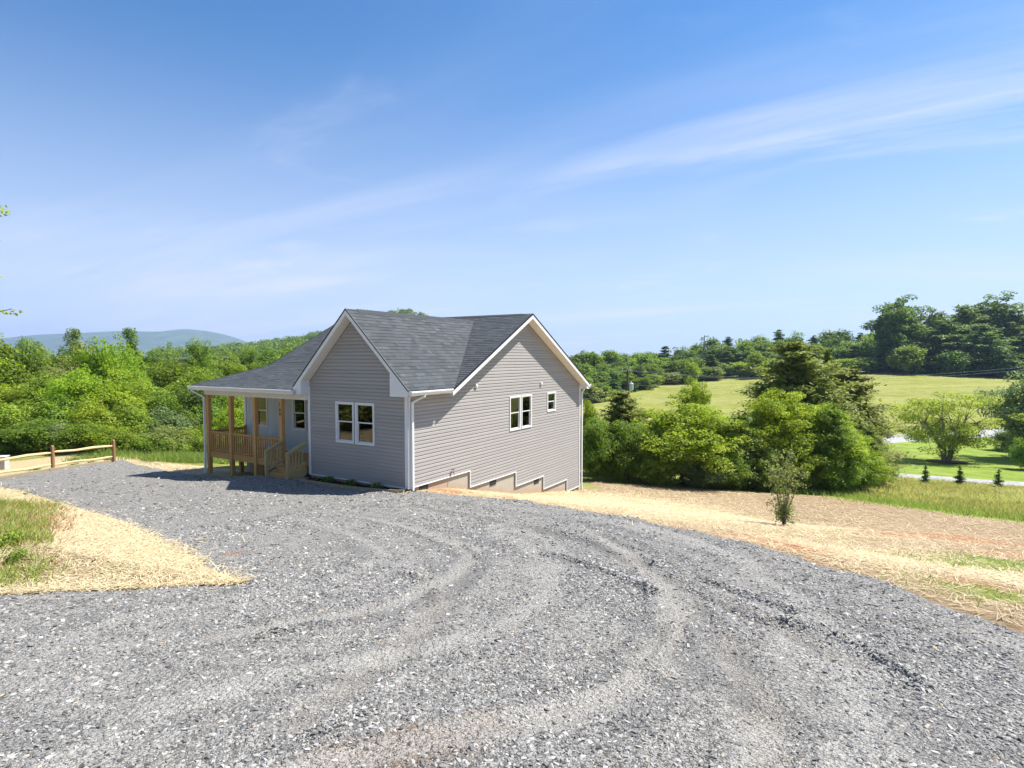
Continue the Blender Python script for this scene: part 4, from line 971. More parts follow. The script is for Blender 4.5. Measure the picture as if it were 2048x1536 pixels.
# ------------------------------------------------------------------ foliage tools
def unit(a): return a / np.maximum(np.linalg.norm(a, axis=1, keepdims=True), 1e-9)
def leaf_cards(C, Nr, size, aspect, g):
    n = len(C); Nr = unit(Nr); tq = g.normal(size=(n, 3)); T = unit(tq - Nr * (tq * Nr).sum(1, keepdims=True)); B = np.cross(Nr, T)
    s = size[:, None] if hasattr(size, '__len__') else size
    V = np.stack([C - T * s * .5, C + B * s * aspect * .5 + T * s * .08, C + T * s * .5, C - B * s * aspect * .5 + T * s * .08], 1).reshape(-1, 3)
    return V, np.arange(n * 4).reshape(n, 4)
class Tree:
    """skeleton and foliage gathered for one plant, both in metres from its base"""
    def __init__(s, seed): s.g = np.random.default_rng(seed); s.V = []; s.F = []; s.T = []; s.n = 0; s.wood = MB(); s.wn = SN(seed + 50, 2.2, 10, 2)
    def clump(s, c, r, n, size, aspect=.55, up=.55, tone=.5, spread=.22, shell=.45):
        g = s.g; d = unit(g.normal(size=(n, 3)) + np.array([0, 0, .25])); rad = (shell + (1 - shell) * g.random((n, 1)) ** .6)
        P = np.asarray(c) + d * rad * np.asarray(r); N_ = d * .55 + np.array([0, 0, up]) + g.normal(size=(n, 3)) * .45
        V, Fq = leaf_cards(P, N_, size * g.uniform(.65, 1.3, n), aspect, g)
        s.V.append(V); s.F.append(Fq + s.n); s.n += len(V); s.T.append(np.clip(g.normal(tone, spread, n), 0, 1))
    def crown_mesh(s, mat): return np_mesh('crown', np.concatenate(s.V), np.concatenate(s.F), mat, tone=np.concatenate(s.T))
    def limb(s, p, q, r0, r1, sag=.12, n=5):
        p, q = Vector(p), Vector(q); L = (q - p).length; path = []
        o = Vector(s.g.normal(size=3)) * L * .05
        for i in range(n + 1):
            f = i / n; path.append(p.lerp(q, f) + Vector((0, 0, 1)) * math.sin(f * math.pi) * L * sag + o * math.sin(f * math.pi))
        s.wood.tube(path, [r0 + (r1 - r0) * (i / n) for i in range(n + 1)], 6)
def broad(seed, H, Wd, leaf, nl, base=.12, ragged=.28, ncl=60, top=.0, squash=.75, tone_v=.2, clr=.2, limbs=12, pear=0.0, aspect=.6, fill=.28):
    t = Tree(seed); g = t.g; zc = H * (base + (1 - base) / 2); rz = H * (1 - base) / 2; rx = Wd / 2
    d = unit(g.normal(size=(ncl, 3))); lob = SN(seed, 1.8, 8, 2)
    fac = 1 + ragged * lob(d[:, 0] * 2 + d[:, 2] * 1.3, d[:, 1] * 2 - d[:, 2]); u = g.random(ncl) ** .35 * .62 + .32
    C = np.c_[d[:, 0] * rx * fac * u, d[:, 1] * rx * fac * u, zc + d[:, 2] * rz * u * (1 + .15 * g.normal(size=ncl))]
    if pear: k = 1 - pear * np.clip((C[:, 2] - zc) / rz, -1, 1); C[:, 0] *= k; C[:, 1] *= k
    C[:, 2] = np.clip(C[:, 2], H * .03, None); w = g.uniform(.6, 1.45, ncl); w2 = w ** 2 / (w ** 2).sum()
    for c, wi, wf in zip(C, w, w2):
        r = Wd * clr * wi * .62; n = max(8, int(nl * wf)); t.clump(c, (r, r, r * squash), n, leaf, aspect, tone=g.normal(.5, tone_v))
    nf = int(nl * fill); d = unit(g.normal(size=(nf, 3))) * (g.random((nf, 1)) ** .4) * .74; lb = 1 + ragged * .5 * lob(d[:, 0] * 2, d[:, 1] * 2)
    Pf = np.c_[d[:, 0] * rx * lb, d[:, 1] * rx * lb, zc + d[:, 2] * rz]; Pf[:, 2] = np.clip(Pf[:, 2], H * .02, None)
    if pear: k = 1 - pear * np.clip((Pf[:, 2] - zc) / rz, -1, 1); Pf[:, 0] *= k; Pf[:, 1] *= k
    V, Fq = leaf_cards(Pf, g.normal(size=(nf, 3)) + [0, 0, .6], leaf * 1.9 * g.uniform(.6, 1.3, nf), .7, g); t.V.append(V); t.F.append(Fq + t.n); t.n += len(V); t.T.append(np.clip(g.normal(.4, .2, nf), 0, 1))
    tr = max(.04, H * .016); t.wood.tube([(0, 0, -.3), (.02 * H * g.normal() * .3, .01 * H, H * .3), (.02 * H * g.normal(), .02 * H * g.normal(), H * .62), (0, 0, H * .86)], [tr * 1.25, tr, tr * .6, tr * .2], 7)
    for i in g.choice(ncl, min(limbs, ncl), replace=False):
        z0 = min(H * g.uniform(.18, .6), C[i][2] * .9); t.limb((0, 0, z0), C[i], tr * .5, tr * .1)
    return t
def conifer(seed, H, Wd, leaf, nl, base=.02, power=.9, tiers=26, droop=-.05, aspect=.35, flat=.45, gap=.3, tone_v=.18):
    t = Tree(seed); g = t.g; tr = max(.035, H * .014); t.wood.tube([(0, 0, -.3), (0, .01 * H, H * .5), (0, 0, H * .98)], [tr * 1.2, tr * .8, tr * .12], 7)
    nb = []
    for k in range(tiers):
        f = (k + g.uniform(-.3, .3)) / tiers; f = min(max(f, 0), .985); rr = Wd / 2 * (1 - f) ** power * (1 - .25 * max(0, .15 - f) / .15) + .04 * Wd
        for j in range(int(g.integers(4, 8))):
            a = g.uniform(0, 6.283); L = rr * g.uniform(1 - gap, 1 + gap * .6); nb.append((f, a, L))
    tot = sum(b[2] ** 1.3 for b in nb)
    for f, a, L in nb:
        z0 = H * (base + (1 - base) * f); n = max(6, int(nl * L ** 1.3 / tot)); q = np.array([math.cos(a) * L, math.sin(a) * L, droop * L + .25 * L * (1 if droop > 0 else .35)])
        tone = g.normal(.5, tone_v); s_ = g.random((n, 1)) ** .75; d = g.normal(size=(n, 3)) * np.array([1, 1, flat]) * L * .17
        P = np.array([0, 0, z0]) + q * s_ + d * (1.15 - s_ * .6); N_ = np.c_[d[:, :2] / max(L, .1) * 2, np.full(n, .9)] + g.normal(size=(n, 3)) * .45
        V, Fq = leaf_cards(P, N_, leaf * g.uniform(.6, 1.3, n), aspect, g); t.V.append(V); t.F.append(Fq + t.n); t.n += len(V); t.T.append(np.clip(g.normal(tone, .2, n), 0, 1))
        nf = int(n * .35); s_ = g.random((nf, 1)) * .62; V, Fq = leaf_cards(np.array([0, 0, z0]) + q * s_ + g.normal(size=(nf, 3)) * L * .13, g.normal(size=(nf, 3)) + [0, 0, .5], leaf * 1.9 * g.uniform(.6, 1.2, nf), .5, g)
        t.V.append(V); t.F.append(Fq + t.n); t.n += len(V); t.T.append(np.clip(g.normal(.35, .2, nf), 0, 1))
        if g.random() < .25: t.limb((0, 0, z0), (q[0] * .8, q[1] * .8, z0 + q[2] * .8), tr * .3, tr * .06, 0, 2)
    return t
def kit(t, leafmat, bark='bark'): return (t.wood.mesh('trunk', M[bark]), t.crown_mesh(L_[leafmat] if isinstance(leafmat, str) else leafmat))
def plant(name, km, x, y, label, cat='tree', group=None, s=1.0, sz=None, rz=None, z=None, mat=None):
    o = empty(name, (x, y, (gz(x, y) if z is None else z) - .03), random.uniform(0, 6.28) if rz is None else rz); o.scale = (s, s, sz or s)
    tag(o, label, cat, group); objm('trunk', km[0], o); c = objm('crown', km[1], o)
    if mat: c.material_slots[0].link = 'OBJECT'; c.material_slots[0].material = L_[mat]
    return o
def spot(u, Y): return (u - 1024) / F * Y, Y
ext = {}
def fit(name, km, dims, u, Y, vtop, hw_, label, cat='tree', group=None, mat=None, rz=None):
    """stand a plant of real dims (H, W) at distance Y so that it has the photo's height and width"""
    if km[1].name not in ext:
        v_ = np.empty(len(km[1].vertices) * 3, dtype=np.float32); km[1].vertices.foreach_get('co', v_); v_ = v_.reshape(-1, 3); ext[km[1].name] = (float(np.percentile(v_[:, 2], 99.8)), 2 * float(np.percentile(np.abs(v_[:, 0]), 96.5)))
    dims = ext[km[1].name]; x, y = spot(u, Y); g0 = gz(x, y); top = at(u, vtop, Y)[2]; H = top - g0; Wd = 2 * hw_ / F * Y
    return plant(name, km, x, y, label, cat, group, s=Wd / dims[1], sz=H / dims[0], z=g0, mat=mat, rz=rz)

# ---- far terrain: wooded hill and blue mountains
def hill_h(x, y):
    # ridge line seen above the roof
    us = [-1400, 300, 420, 500, 580, 650, 720, 765, 810, 850, 900, 980, 1080, 1200, 1500]; vsn = [716, 712, 700, 690, 677, 662, 640, 624, 614, 624, 640, 668, 695, 712, 716]
    return np.interp(x, [(u - 1024) / F * 620 for u in us], [(716 - v) / F * 620 - 7 for v in vsn]) * np.exp(-((y - 640) / 150) ** 2)
hx_, hy_ = np.linspace(-760, 300, 90), np.linspace(330, 900, 50)
hzf = lambda X, Y: np.maximum(hill_h(X, Y) - 1.5, -12) + 1.0 * SN(2, .03, 10, 2)(X, Y)
V, Q = grid_mesh(hx_, hy_, hzf)
M['forest_floor'] = m_plain('forest_floor', (0.06, 0.085, 0.03), 0.95, 0.05, 0.3, 0.05)
tag(objm('hill', np_mesh('hill', V, Q, M['forest_floor'], smooth=True)), kind='structure')
g = np.random.default_rng(5)
def dome_forest(xs, ys, zs, rs, nq, leaf):
    Vs, Ts = [], []; n = 0; Fs = []
    for x, y, z, r in zip(xs, ys, zs, rs):
        d = unit(g.normal(size=(nq, 3)) + [0, -.25, .35]); P = np.array([x, y, z + r * .55]) + d * np.array([r, r, r * 1.05]) * g.uniform(.75, 1.08, (nq, 1))
        Vv, Fq = leaf_cards(P, d + g.normal(size=(nq, 3)) * .5, leaf * g.uniform(.6, 1.3, nq), .7, g); Vs.append(Vv); Fs.append(Fq + n); n += len(Vv); Ts.append(np.clip(g.normal(g.normal(.45, .22), .15, nq), 0, 1))
    return np.concatenate(Vs), np.concatenate(Fs), np.concatenate(Ts)
n = 1500; xs = g.uniform(-420, 120, n); ys = g.uniform(440, 650, n); ok = hill_h(xs, ys) > 1.5; xs, ys = xs[ok], ys[ok]; zs = hzf(xs, ys)
V, Q, T = dome_forest(xs, ys, zs, g.uniform(3.2, 5.6, len(xs)), 75, 1.7)
tag(objm('hillside_forest', np_mesh('hillside_forest', V, Q, L_['deep'], tone=T)), 'dense dark green woods covering the rounded hill behind the house roof', 'forest', kind='stuff')
mu = [-900, -500, -200, 30, 55, 80, 110, 150, 200, 245, 272, 300, 345, 385, 405, 425, 450, 475, 500, 520, 560, 640, 760, 900, 1200, 1800]
mvv = [716, 708, 700, 688, 681, 677, 671, 668, 666, 664, 663, 664.5, 664, 660, 662, 666, 674, 682, 687.5, 689, 696, 704, 709, 712, 716, 716]
YM = 5200.0
mx_ = np.array([(u - 1024) / F * YM for u in mu]); mzz = np.array([(716 - v) / F * YM for v in mvv]) + 6
def mtz(X, Y):
    f = np.exp(-((Y - YM) / 900) ** 2); sp = SN(8, .004, 12, 3)(X, Y * .6); h = np.interp(X, mx_, mzz)
    return -40 + (h + 34) * f + sp * 22 * np.clip(h / 120, 0, 1) * np.clip(np.abs(Y - YM) / 500, 0, 1) * f
V, Q = grid_mesh(np.linspace(-9000, 3500, 420), np.linspace(3600, 6400, 80), mtz)
t = NT('mountain_forest'); p = t.pos(); nz = t.noise(.012, 7, .7, p)
M['mountain'] = t.done(t.bsdf(t.mix(t.mapr(nz, .35, .65), (0.035, 0.065, 0.025), (0.085, 0.12, 0.045)), .95, .05, t.bump(t.noise(.03, 5, .7, p), .6, 20.0)))
tag(objm('mountains', np_mesh('mountains', V, Q, M['mountain'], smooth=True)), kind='structure')

# ---- roads across the valley
def strip(name, pts, width, mat, lift, kind='structure'):
    P = np.array([on_ground(u, v)[:2] for u, v in pts]); dd = np.r_[0, np.cumsum(np.hypot(*np.diff(P, axis=0).T))]; s_ = np.arange(0, dd[-1], 1.5)
    xs, ys = np.interp(s_, dd, P[:, 0]), np.interp(s_, dd, P[:, 1]); k = np.ones(9) / 9
    xs = np.convolve(np.pad(xs, 4, 'edge'), k, 'valid'); ys = np.convolve(np.pad(ys, 4, 'edge'), k, 'valid')
    tx, ty = np.gradient(xs), np.gradient(ys); L = np.hypot(tx, ty); nx, ny = -ty / L, tx / L; V = []; m = 7
    wv = SN(len(pts), .5, 8, 2)(xs, ys) * .12
    for j in range(m):
        o = (j / (m - 1) - .5) * (width + (wv * 2 if j in (0, m - 1) else 0)); X, Y = xs + nx * o, ys + ny * o; V.append(np.c_[X, Y, hz(X, Y) + lift - (.25 if j in (0, m - 1) else 0)])
    V = np.stack(V, 1).reshape(-1, 3); a = (np.arange(len(xs) - 1)[:, None] * m + np.arange(m - 1)[None]).ravel()
    return tag(objm(name, np_mesh(name, V, np.c_[a, a + 1, a + m + 1, a + m], mat, smooth=True)), kind=kind)
t = NT('pale_gravel_lane'); p = t.pos()
M['lane'] = t.done(t.bsdf(t.mix(t.mapr(t.noise(3, 6, .7, p), .35, .65), (.24, .235, .225), (.37, .36, .34)), .9, .1, t.bump(t.noise(20, 4, .7, p), .6, .03)))
t = NT('worn_asphalt_road'); p = t.pos()
M['road'] = t.done(t.bsdf(t.mix(t.mapr(t.noise(1.2, 6, .7, p), .3, .7), (.27, .265, .26), (.34, .335, .33)), .85, .15))
strip('gravel_lane', [(1500, 935), (1640, 938), (1745, 945), (1800, 952), (1900, 959), (2048, 968), (2400, 990)], 3.0, M['lane'], .10)
strip('road', [(1450, 905), (1600, 892), (1745, 880), (1860, 873), (1960, 868), (2048, 861), (2400, 842)], 6.2, M['road'], .22)

# ---- meshes shared by many trees
random.seed(21)
FAR = []                                      # trunk and crown of far trees, in one light mesh each
def far_kit(t, mat, bark='bark'):
    tr, cr = kit(t, mat, bark); return (tr, cr)
far_b = [kit(broad(300 + i, 12, 9.0, .72, 2300, base=.0, ncl=60, ragged=.22, clr=.26, limbs=5, pear=.15), 'mid') for i in range(4)]
far_t = [kit(broad(320 + i, 18, 11, .80, 2600, base=.04, ncl=60, ragged=.3, clr=.25, limbs=8, pear=.1), 'deep') for i in range(3)]
far_c = [kit(conifer(340 + i, 15, 6.5, .70, 2600, tiers=18, aspect=.6), 'pine') for i in range(2)]
tall_d = [kit(broad(360 + i, 21, 12, .58, 7500, base=.04, ncl=110, ragged=.36, clr=.19, limbs=14, squash=.65), 'deep', 'bark_grey') for i in range(2)]
tall_p = [kit(conifer(370 + i, 18, 10.5, .55, 9000, base=.03, tiers=22, power=.5, aspect=.5, gap=.45, droop=.05, flat=.35), 'pine') for i in range(2)]
mid_b = [kit(broad(400 + i, 9, 7.0, .22, 13000, base=.0, ncl=120, ragged=.3, clr=.19, limbs=10), 'mid') for i in range(4)]
mid_n = [kit(broad(420 + i, 9, 4.4, .20, 9000, base=.0, ncl=70, ragged=.35, clr=.22, limbs=10, pear=.35), 'mid') for i in range(2)]
shrb = [kit(broad(440 + i, 3.2, 4.0, .15, 9500, base=.0, ncl=60, ragged=.3, clr=.24, limbs=5), 'mid') for i in range(3)]

# the wooded edge of the meadow, row behind row
fu = [1080, 1165, 1250, 1350, 1500, 1700, 1780, 2048, 2300]; fb = [822, 806, 786, 766, 752, 743, 742, 757, 762]
ft = [706, 709, 700, 691, 664, 664, 660, 640, 640]; fY = [140, 150, 168, 190, 200, 192, 190, 190, 188]
rows = [(0, .34, 24, 'low front row'), (10, .62, 28, 'second row'), (28, .84, 30, 'third row'), (55, 1.0, 32, 'skyline row')]
marks = [(1180, 'just right of the house'), (1240, 'left of the utility pole'), (1290, 'behind the utility pole'), (1345, 'right of the pole'), (1420, 'above the round bright tree'), (1500, 'above the young pine'),
         (1560, 'left of the highest cedar'), (1640, 'behind the highest cedar'), (1730, 'right of the highest cedar'), (1790, 'near the ragged oak'), (1880, 'behind the first dark pines'), (1960, 'behind the broad pines'), (2600, 'by the right edge')]
spec = []
for dY, fh, step, rn in rows:
    u = 1080 + random.uniform(0, 16)
    while u < 2110:
        Y = np.interp(u, fu, fY) + dY + random.uniform(-4, 4); vb = np.interp(u, fu, fb); vt = vb - (vb - np.interp(u, fu, ft)) * fh * random.uniform(.86, 1.07); r_ = random.random(); lo = rn in ('low front row', 'second row')
        if lo and r_ < .85: km, dm, mt = random.choice(far_b), (12, 9.0), random.choice(['mid', 'mid', 'bright', 'olive'] if rn[0] == 'l' else ['mid', 'mid', 'deep'])
        elif r_ < .78 or u < 1200: km, dm, mt = random.choice(far_t), (18, 11), random.choice(['deep', 'mid', 'mid'])
        else: km, dm, mt = random.choice(far_c), (15, 6.5), 'pine'
        look = {'mid': 'green rounded tree', 'bright': 'yellow-green bushy tree', 'olive': 'dull olive bushy tree', 'deep': 'dark leafy tree', 'pine': 'dark pointed conifer'}[mt]
        spec.append((u, Y, vt, random.uniform(19, 27), km, dm, mt, look + ' in the ' + rn + ', ' + next(m for q, m in marks if u < q))); u += step * random.uniform(.75, 1.2)
for k_, sp_ in enumerate(spec):
    same = sorted(q[0] for q in spec if q[7] == sp_[7]); i = same.index(sp_[0]); n = len(same)
    ex = '' if n == 1 else (', left one', ', right one')[i] if n == 2 else ', leftmost' if i == 0 else ', rightmost' if i == n - 1 else ', middle one' if n == 3 else (', second', ', third', ', fourth', ', fifth')[min(i - 1, 3)] + ' from left'
    fit('tree', sp_[4], sp_[5], sp_[0], sp_[1], sp_[2], sp_[3], sp_[7] + ex, group='trees along the far edge of the meadow', mat=sp_[6])
# two bright round ones and a snag that stand out
fit('tree', far_b[1], (12, 9.0), 1512, 192, 702, 17, 'pale yellow-green rounded tree standing out at the edge of the far woods', mat='bright')
fit('tree', far_b[2], (12, 9.0), 1382, 186, 722, 15, 'small pale green rounded tree in front of the far woods left of the cedar', mat='bright')
sn = Tree(77); sn.wood.tube([(0, 0, 0), (.1, 0, 9), (-.1, .1, 17)], [.35, .25, .08], 6)
for i in range(14): z = 7 + i * .7; a = i * 2.1; sn.limb((0, 0, z), (math.cos(a) * 1.2, math.sin(a) * 1.2, z + .5), .08, .02); sn.clump((math.cos(a) * .9, math.sin(a) * .9, z + .3), (.7, .7, .5), 40, .4)
fit('snag_tree', kit(sn, 'deep', 'bark_grey'), (17, 3), 1407, 215, 671, 10, 'thin ivy-clad snag poking above the far woods')
big = [(1790, 152, 590, 46, 0, 'deep', 'tall ragged-crowned oak at the left end of the dark trees past the meadow'), (1745, 168, 668, 26, 1, 'mid', 'rounded tree tucked against the left foot of the tall ragged oak'),
       (1838, 150, 650, 34, 2, 'pine', 'dark pine directly right of the tall ragged oak'), (1868, 160, 612, 32, 0, 'deep', 'thin-topped tree rising behind the first dark pines'),
       (1885, 143, 640, 44, 2, 'pine', 'broad dark pine in the middle of the group beyond the meadow'), (1925, 152, 612, 40, 2, 'pine', 'high dark pine left of the tallest rounded crown'),
       (1972, 158, 586, 52, 0, 'deep', 'tallest rounded crown in the dark trees beyond the meadow'), (1965, 138, 650, 44, 2, 'pine', 'wide pine in front of the tallest rounded crown'),
       (2022, 150, 622, 40, 2, 'pine', 'flat-topped pine near the right edge of the photo'), (2050, 138, 655, 40, 2, 'pine', 'lower pine at the right edge above the meadow'), (2085, 150, 600, 50, 0, 'deep', 'tree at the far right edge behind the pines'),
       (1815, 140, 690, 30, 1, 'mid', 'low green tree at the foot of the dark pines, left part'), (1905, 136, 700, 30, 1, 'deep', 'low dark tree at the foot of the pines, middle part'), (2000, 134, 700, 36, 1, 'deep', 'low dark tree at the foot of the pines, right part')]
for u, Y, vt, h_, k, mt, lab in big:
    Y += 44
    km, dm = ((tall_d[u % 2], (21, 12)), (random.choice(far_b), (12, 9.0)), (tall_p[u % 2], (18, 10.5)))[k]; fit('tree' if k < 2 else 'pine_tree', km, dm, u, Y, vt, h_, lab, mat=mt)

# ---- behind the fence on the left: a thicket of young woods
A = ' in the thicket behind the fence'
left = [(-70, 44, 690, 70, 'locust', 'feathery lime tree at the extreme left edge'), (8, 47, 658, 58, 'mid', 'tall round-topped tree at the left edge of the photo'), (60, 58, 676, 34, 'deep', 'dark tree right of the round-topped left one'),
        (92, 60, 700, 36, 'mid', 'mid-green tree under the left end of the mountains'), (128, 56, 690, 30, 'deep', 'dark narrow tree left of the twin-topped one'), (152, 62, 657, 22, 'mid', 'tall narrow tree whose tip crosses the left mountains'),
        (118, 46, 735, 48, 'olive', 'dull olive tree'), (166, 52, 685, 36, 'olive', 'brownish-topped tree beside the lime locust'), (205, 44, 672, 50, 'locust', 'big lime-green locust rising against the mountains'),
        (262, 60, 656, 24, 'mid', 'tree tip breaking the mountain line left of the summit'), (240, 48, 694, 44, 'locust', 'lime locust right of the biggest one'), (300, 58, 700, 42, 'mid', 'green tree below the middle of the mountains'),
        (338, 62, 684, 12, 'mid', 'slender sprout standing up before the mountains'), (350, 54, 704, 46, 'mid', 'dense rounded tree before the mountain summit'), (402, 56, 678, 32, 'mid', 'pointed tree before the mountain summit'),
        (392, 46, 735, 48, 'mid', 'green tree above the porch gutter corner'), (440, 60, 700, 40, 'mid', 'tree behind the left end of the porch roof'), (478, 56, 730, 26, 'bright', 'yellow-green treetop peeking over the porch roof'),
        (492, 74, 694, 34, 'mid', 'far green tree over the porch roof'), (540, 84, 692, 36, 'deep', 'dark tree above the middle of the porch roof slope'), (585, 90, 684, 36, 'mid', 'green tree over the porch roof near the front gable'),
        (556, 62, 712, 16, 'bright', 'small bright treetop showing over the porch roof near the gable'), (620, 100, 684, 36, 'deep', 'dark treetop next to the front gable'),
        (410, 41, 760, 44, 'deep', 'shadowy dark tree behind the porch corner'), (455, 42, 770, 36, 'mid', 'leafy tree seen between the porch posts'), (470, 36, 800, 30, 'bright', 'bright sapling seen between the porch posts'),
        (20, 37, 770, 58, 'bright', 'sunlit broad-leaved tree near the left edge'), (86, 38, 745, 50, 'mid', 'leafy green tree left of the centre'), (150, 36, 735, 52, 'locust', 'lime tree at the front of the thicket'),
        (208, 37, 740, 58, 'bright', 'large sunlit tree with layered leaves in the middle'), (262, 40, 760, 44, 'mid', 'leafy tree right of the layered one'), (305, 42, 772, 44, 'mid', 'green tree left of the dark hollow'), (355, 44, 770, 40, 'mid', 'tree above the dark hollow')]
dl = {0: (9, 7.0), 1: (9, 4.4)}
for i, (u, Y, vt, h_, mt, lab) in enumerate(left):
    k = 1 if h_ < 28 else 0; fit('tree', (mid_n if k else mid_b)[i % (2 if k else 4)], dl[k], u, Y, vt, h_ * 1.12, lab + (A if 'thicket' not in lab and u < 380 else ''), mat=mt)
bush = [(15, 31.5, 850, 50, 'deep', 'dark bush behind the left fence bay'), (70, 31, 836, 48, 'mid', 'green bush behind the left fence bay'), (118, 31, 845, 40, 'silver', 'greyish bush behind the middle fence post'), (160, 30.5, 840, 42, 'mid', 'leafy bush behind the right fence bay'),
        (205, 30.5, 850, 38, 'bright', 'light green bush behind the last fence post'), (245, 30.5, 858, 38, 'mid', 'bush just right of the last fence post'), (290, 31, 868, 42, 'mid', 'bush beside the end of the fence'), (325, 32, 850, 38, 'olive', 'olive bush in front of the dark hollow'),
        (368, 33, 862, 40, 'mid', 'bush left of the porch downspout'), (402, 34, 850, 34, 'bright', 'bright bush behind the porch downspout'), (440, 35, 862, 34, 'bright', 'lime bush under the porch railing'), (480, 36, 868, 34, 'mid', 'green bush seen through the porch railing'),
        (40, 34, 800, 50, 'mid', 'tall bush above the left fence bay'), (130, 34, 790, 52, 'mid', 'tall bush above the middle fence post'), (190, 33.5, 800, 46, 'bright', 'tall sunlit bush above the right fence bay'), (250, 34.5, 806, 46, 'mid', 'tall bush above the end of the fence'),
        (310, 36, 815, 44, 'silver', 'tall greyish bush right of the fence'), (372, 38, 820, 40, 'deep', 'tall dark bush in the hollow left of the porch'), (-40, 32, 800, 60, 'mid', 'bush at the very left edge of the thicket'), (425, 39, 800, 36, 'mid', 'tall bush behind the first porch posts'), (520, 40, 850, 50, 'deep', 'dark bush behind the porch deck')]
for i, (u, Y, vt, h_, mt, lab) in enumerate(bush): fit('bush', shrb[i % 3], (3.2, 4.0), u, Y, vt, h_ * 1.1, lab, 'bush', mat=mt)

# ---- the hedge of trees beyond the yard, right of the house
H1 = kit(broad(501, 6.3, 6.4, .145, 30000, base=.02, ncl=150, ragged=.22, clr=.165, squash=.5, limbs=20, tone_v=.24), 'bright')
H2 = kit(broad(502, 6.6, 5.2, .13, 22000, base=.02, ncl=120, ragged=.3, clr=.18, squash=.5, limbs=16, pear=.25, tone_v=.24), 'bright')
C1 = kit(conifer(503, 10, 5.6, .24, 34000, tiers=36, power=.5, aspect=.36, gap=.32, droop=.1, tone_v=.22), 'cedar')
C2 = kit(conifer(504, 7.5, 4.4, .20, 22000, tiers=30, power=.62, aspect=.36, gap=.4, droop=.12), 'cedar')
P1 = kit(conifer(505, 5.5, 4.0, .20, 18000, tiers=22, power=.6, aspect=.28, gap=.3, droop=.12, flat=.8), 'pine')
V1 = kit(broad(506, 4.2, 4.4, .12, 17000, base=0, ncl=95, ragged=.3, clr=.2, limbs=8, squash=.7), 'mid')
hd = [('cedar_tree', C1, (10, 5.6), 1592, 41, 686, 92, 'cedar', 'big dark cedar rising highest above the hedge right of the house'), ('cedar_tree', C1, (10, 5.6), 1690, 43, 738, 78, 'cedar', 'second dark cedar with ragged feathery side, right of the highest one'),
      ('cedar_tree', C2, (7.5, 4.4), 1655, 45, 700, 30, 'cedar', 'thin cedar spire between the two big dark cedars'),
      ('cedar_tree', C2, (7.5, 4.4), 1248, 37, 783, 56, 'cedar', 'upright cedar in front of the utility pole'), ('cedar_tree', C2, (7.5, 4.4), 1440, 40, 845, 34, 'cedar', 'dark cedar half hidden behind the round bright tree'),
      ('tree', H1, (6.3, 6.4), 1368, 34, 790, 98, 'bright', 'round yellow-green tree in the hedge right of the house'), ('tree', H2, (6.6, 5.2), 1392, 36.5, 756, 36, 'bright', 'yellow-green leader poking out above the round bright tree'),
      ('tree', H2, (6.6, 5.2), 1548, 35, 778, 72, 'bright', 'bright layered maple in front of the highest cedar'), ('tree', H2, (6.6, 5.2), 1634, 34.5, 806, 66, 'bright', 'bright leafy tree right of the layered maple'), ('tree', H2, (6.6, 5.2), 1708, 35, 862, 50, 'bright', 'low yellow-green tree at the right end of the hedge'),
      ('pine_tree', P1, (5.5, 4.0), 1482, 33.5, 832, 44, 'pine', 'young pine between the round tree and the layered maple'), ('pine_tree', P1, (5.5, 4.0), 1668, 33.5, 818, 46, 'mid', 'young pine near the right end of the hedge'), ('pine_tree', P1, (5.5, 4.0), 1735, 38, 850, 40, 'cedar', 'dark drooping conifer at the right end of the hedge'),
      ('bush', V1, (4.2, 4.4), 1196, 33, 836, 50, 'mid', 'vine-covered bush beside the rear corner of the house'), ('bush', V1, (4.2, 4.4), 1258, 33, 842, 58, 'mid', 'vine-covered bush below the upright cedar'), ('bush', V1, (4.2, 4.4), 1176, 36, 800, 26, 'bright', 'sunlit vine column against the rear corner of the house'),
      ('bush', V1, (4.2, 4.4), 1310, 32.5, 890, 44, 'mid', 'bush at the foot of the round bright tree, left side'), ('bush', V1, (4.2, 4.4), 1405, 32.3, 890, 48, 'silver', 'greyish vine bush at the foot of the round bright tree, right side'), ('bush', V1, (4.2, 4.4), 1465, 32.5, 900, 42, 'mid', 'bush at the foot of the young pine'),
      ('bush', V1, (4.2, 4.4), 1530, 33, 885, 46, 'mid', 'green bush behind the sapling'), ('bush', V1, (4.2, 4.4), 1600, 33.5, 880, 50, 'bright', 'yellow-green bush right of the sapling'), ('bush', V1, (4.2, 4.4), 1660, 33.5, 905, 42, 'mid', 'green bush under the young pine at the right'), ('bush', V1, (4.2, 4.4), 1716, 34.5, 915, 34, 'mid', 'last low bush of the hedge before the grass')]
for i, (nm_, km, dm, u, Y, vt, h_, mt, lab) in enumerate(hd): fit(nm_, km, dm, u, Y, vt, h_, lab, 'bush' if nm_ == 'bush' else 'tree', mat=mt, rz=i * 1.3)

# ---- valley: spreading garden tree, right-hand tree, row of small evergreens
t = Tree(601); g_ = t.g; stems = []
for i in range(9):
    a = i * .7 + g_.uniform(-.2, .2); L = g_.uniform(2.6, 5.2); p1 = (math.cos(a) * .55, math.sin(a) * .55, 1.6); p2 = (math.cos(a) * L * .55, math.sin(a) * L * .55, 3.4 + g_.uniform(0, 1.4)); t.wood.tube([(math.cos(a) * .2, math.sin(a) * .2, -.1), p1, p2], [.16, .12, .07], 6); stems.append((p2, a, L))
for p2, a, L in stems:
    for j in range(9):
        aa = a + g_.uniform(-.9, .9); l = L * g_.uniform(.35, 1.2); q = (math.cos(aa) * l, math.sin(aa) * l, g_.uniform(2.2, 7.6) - l * .15); t.limb(p2, q, .05, .012, .1)
        t.clump(q, (1.15, 1.15, .42), 230, .19, .6, up=.9, tone=g_.normal(.65, .15))
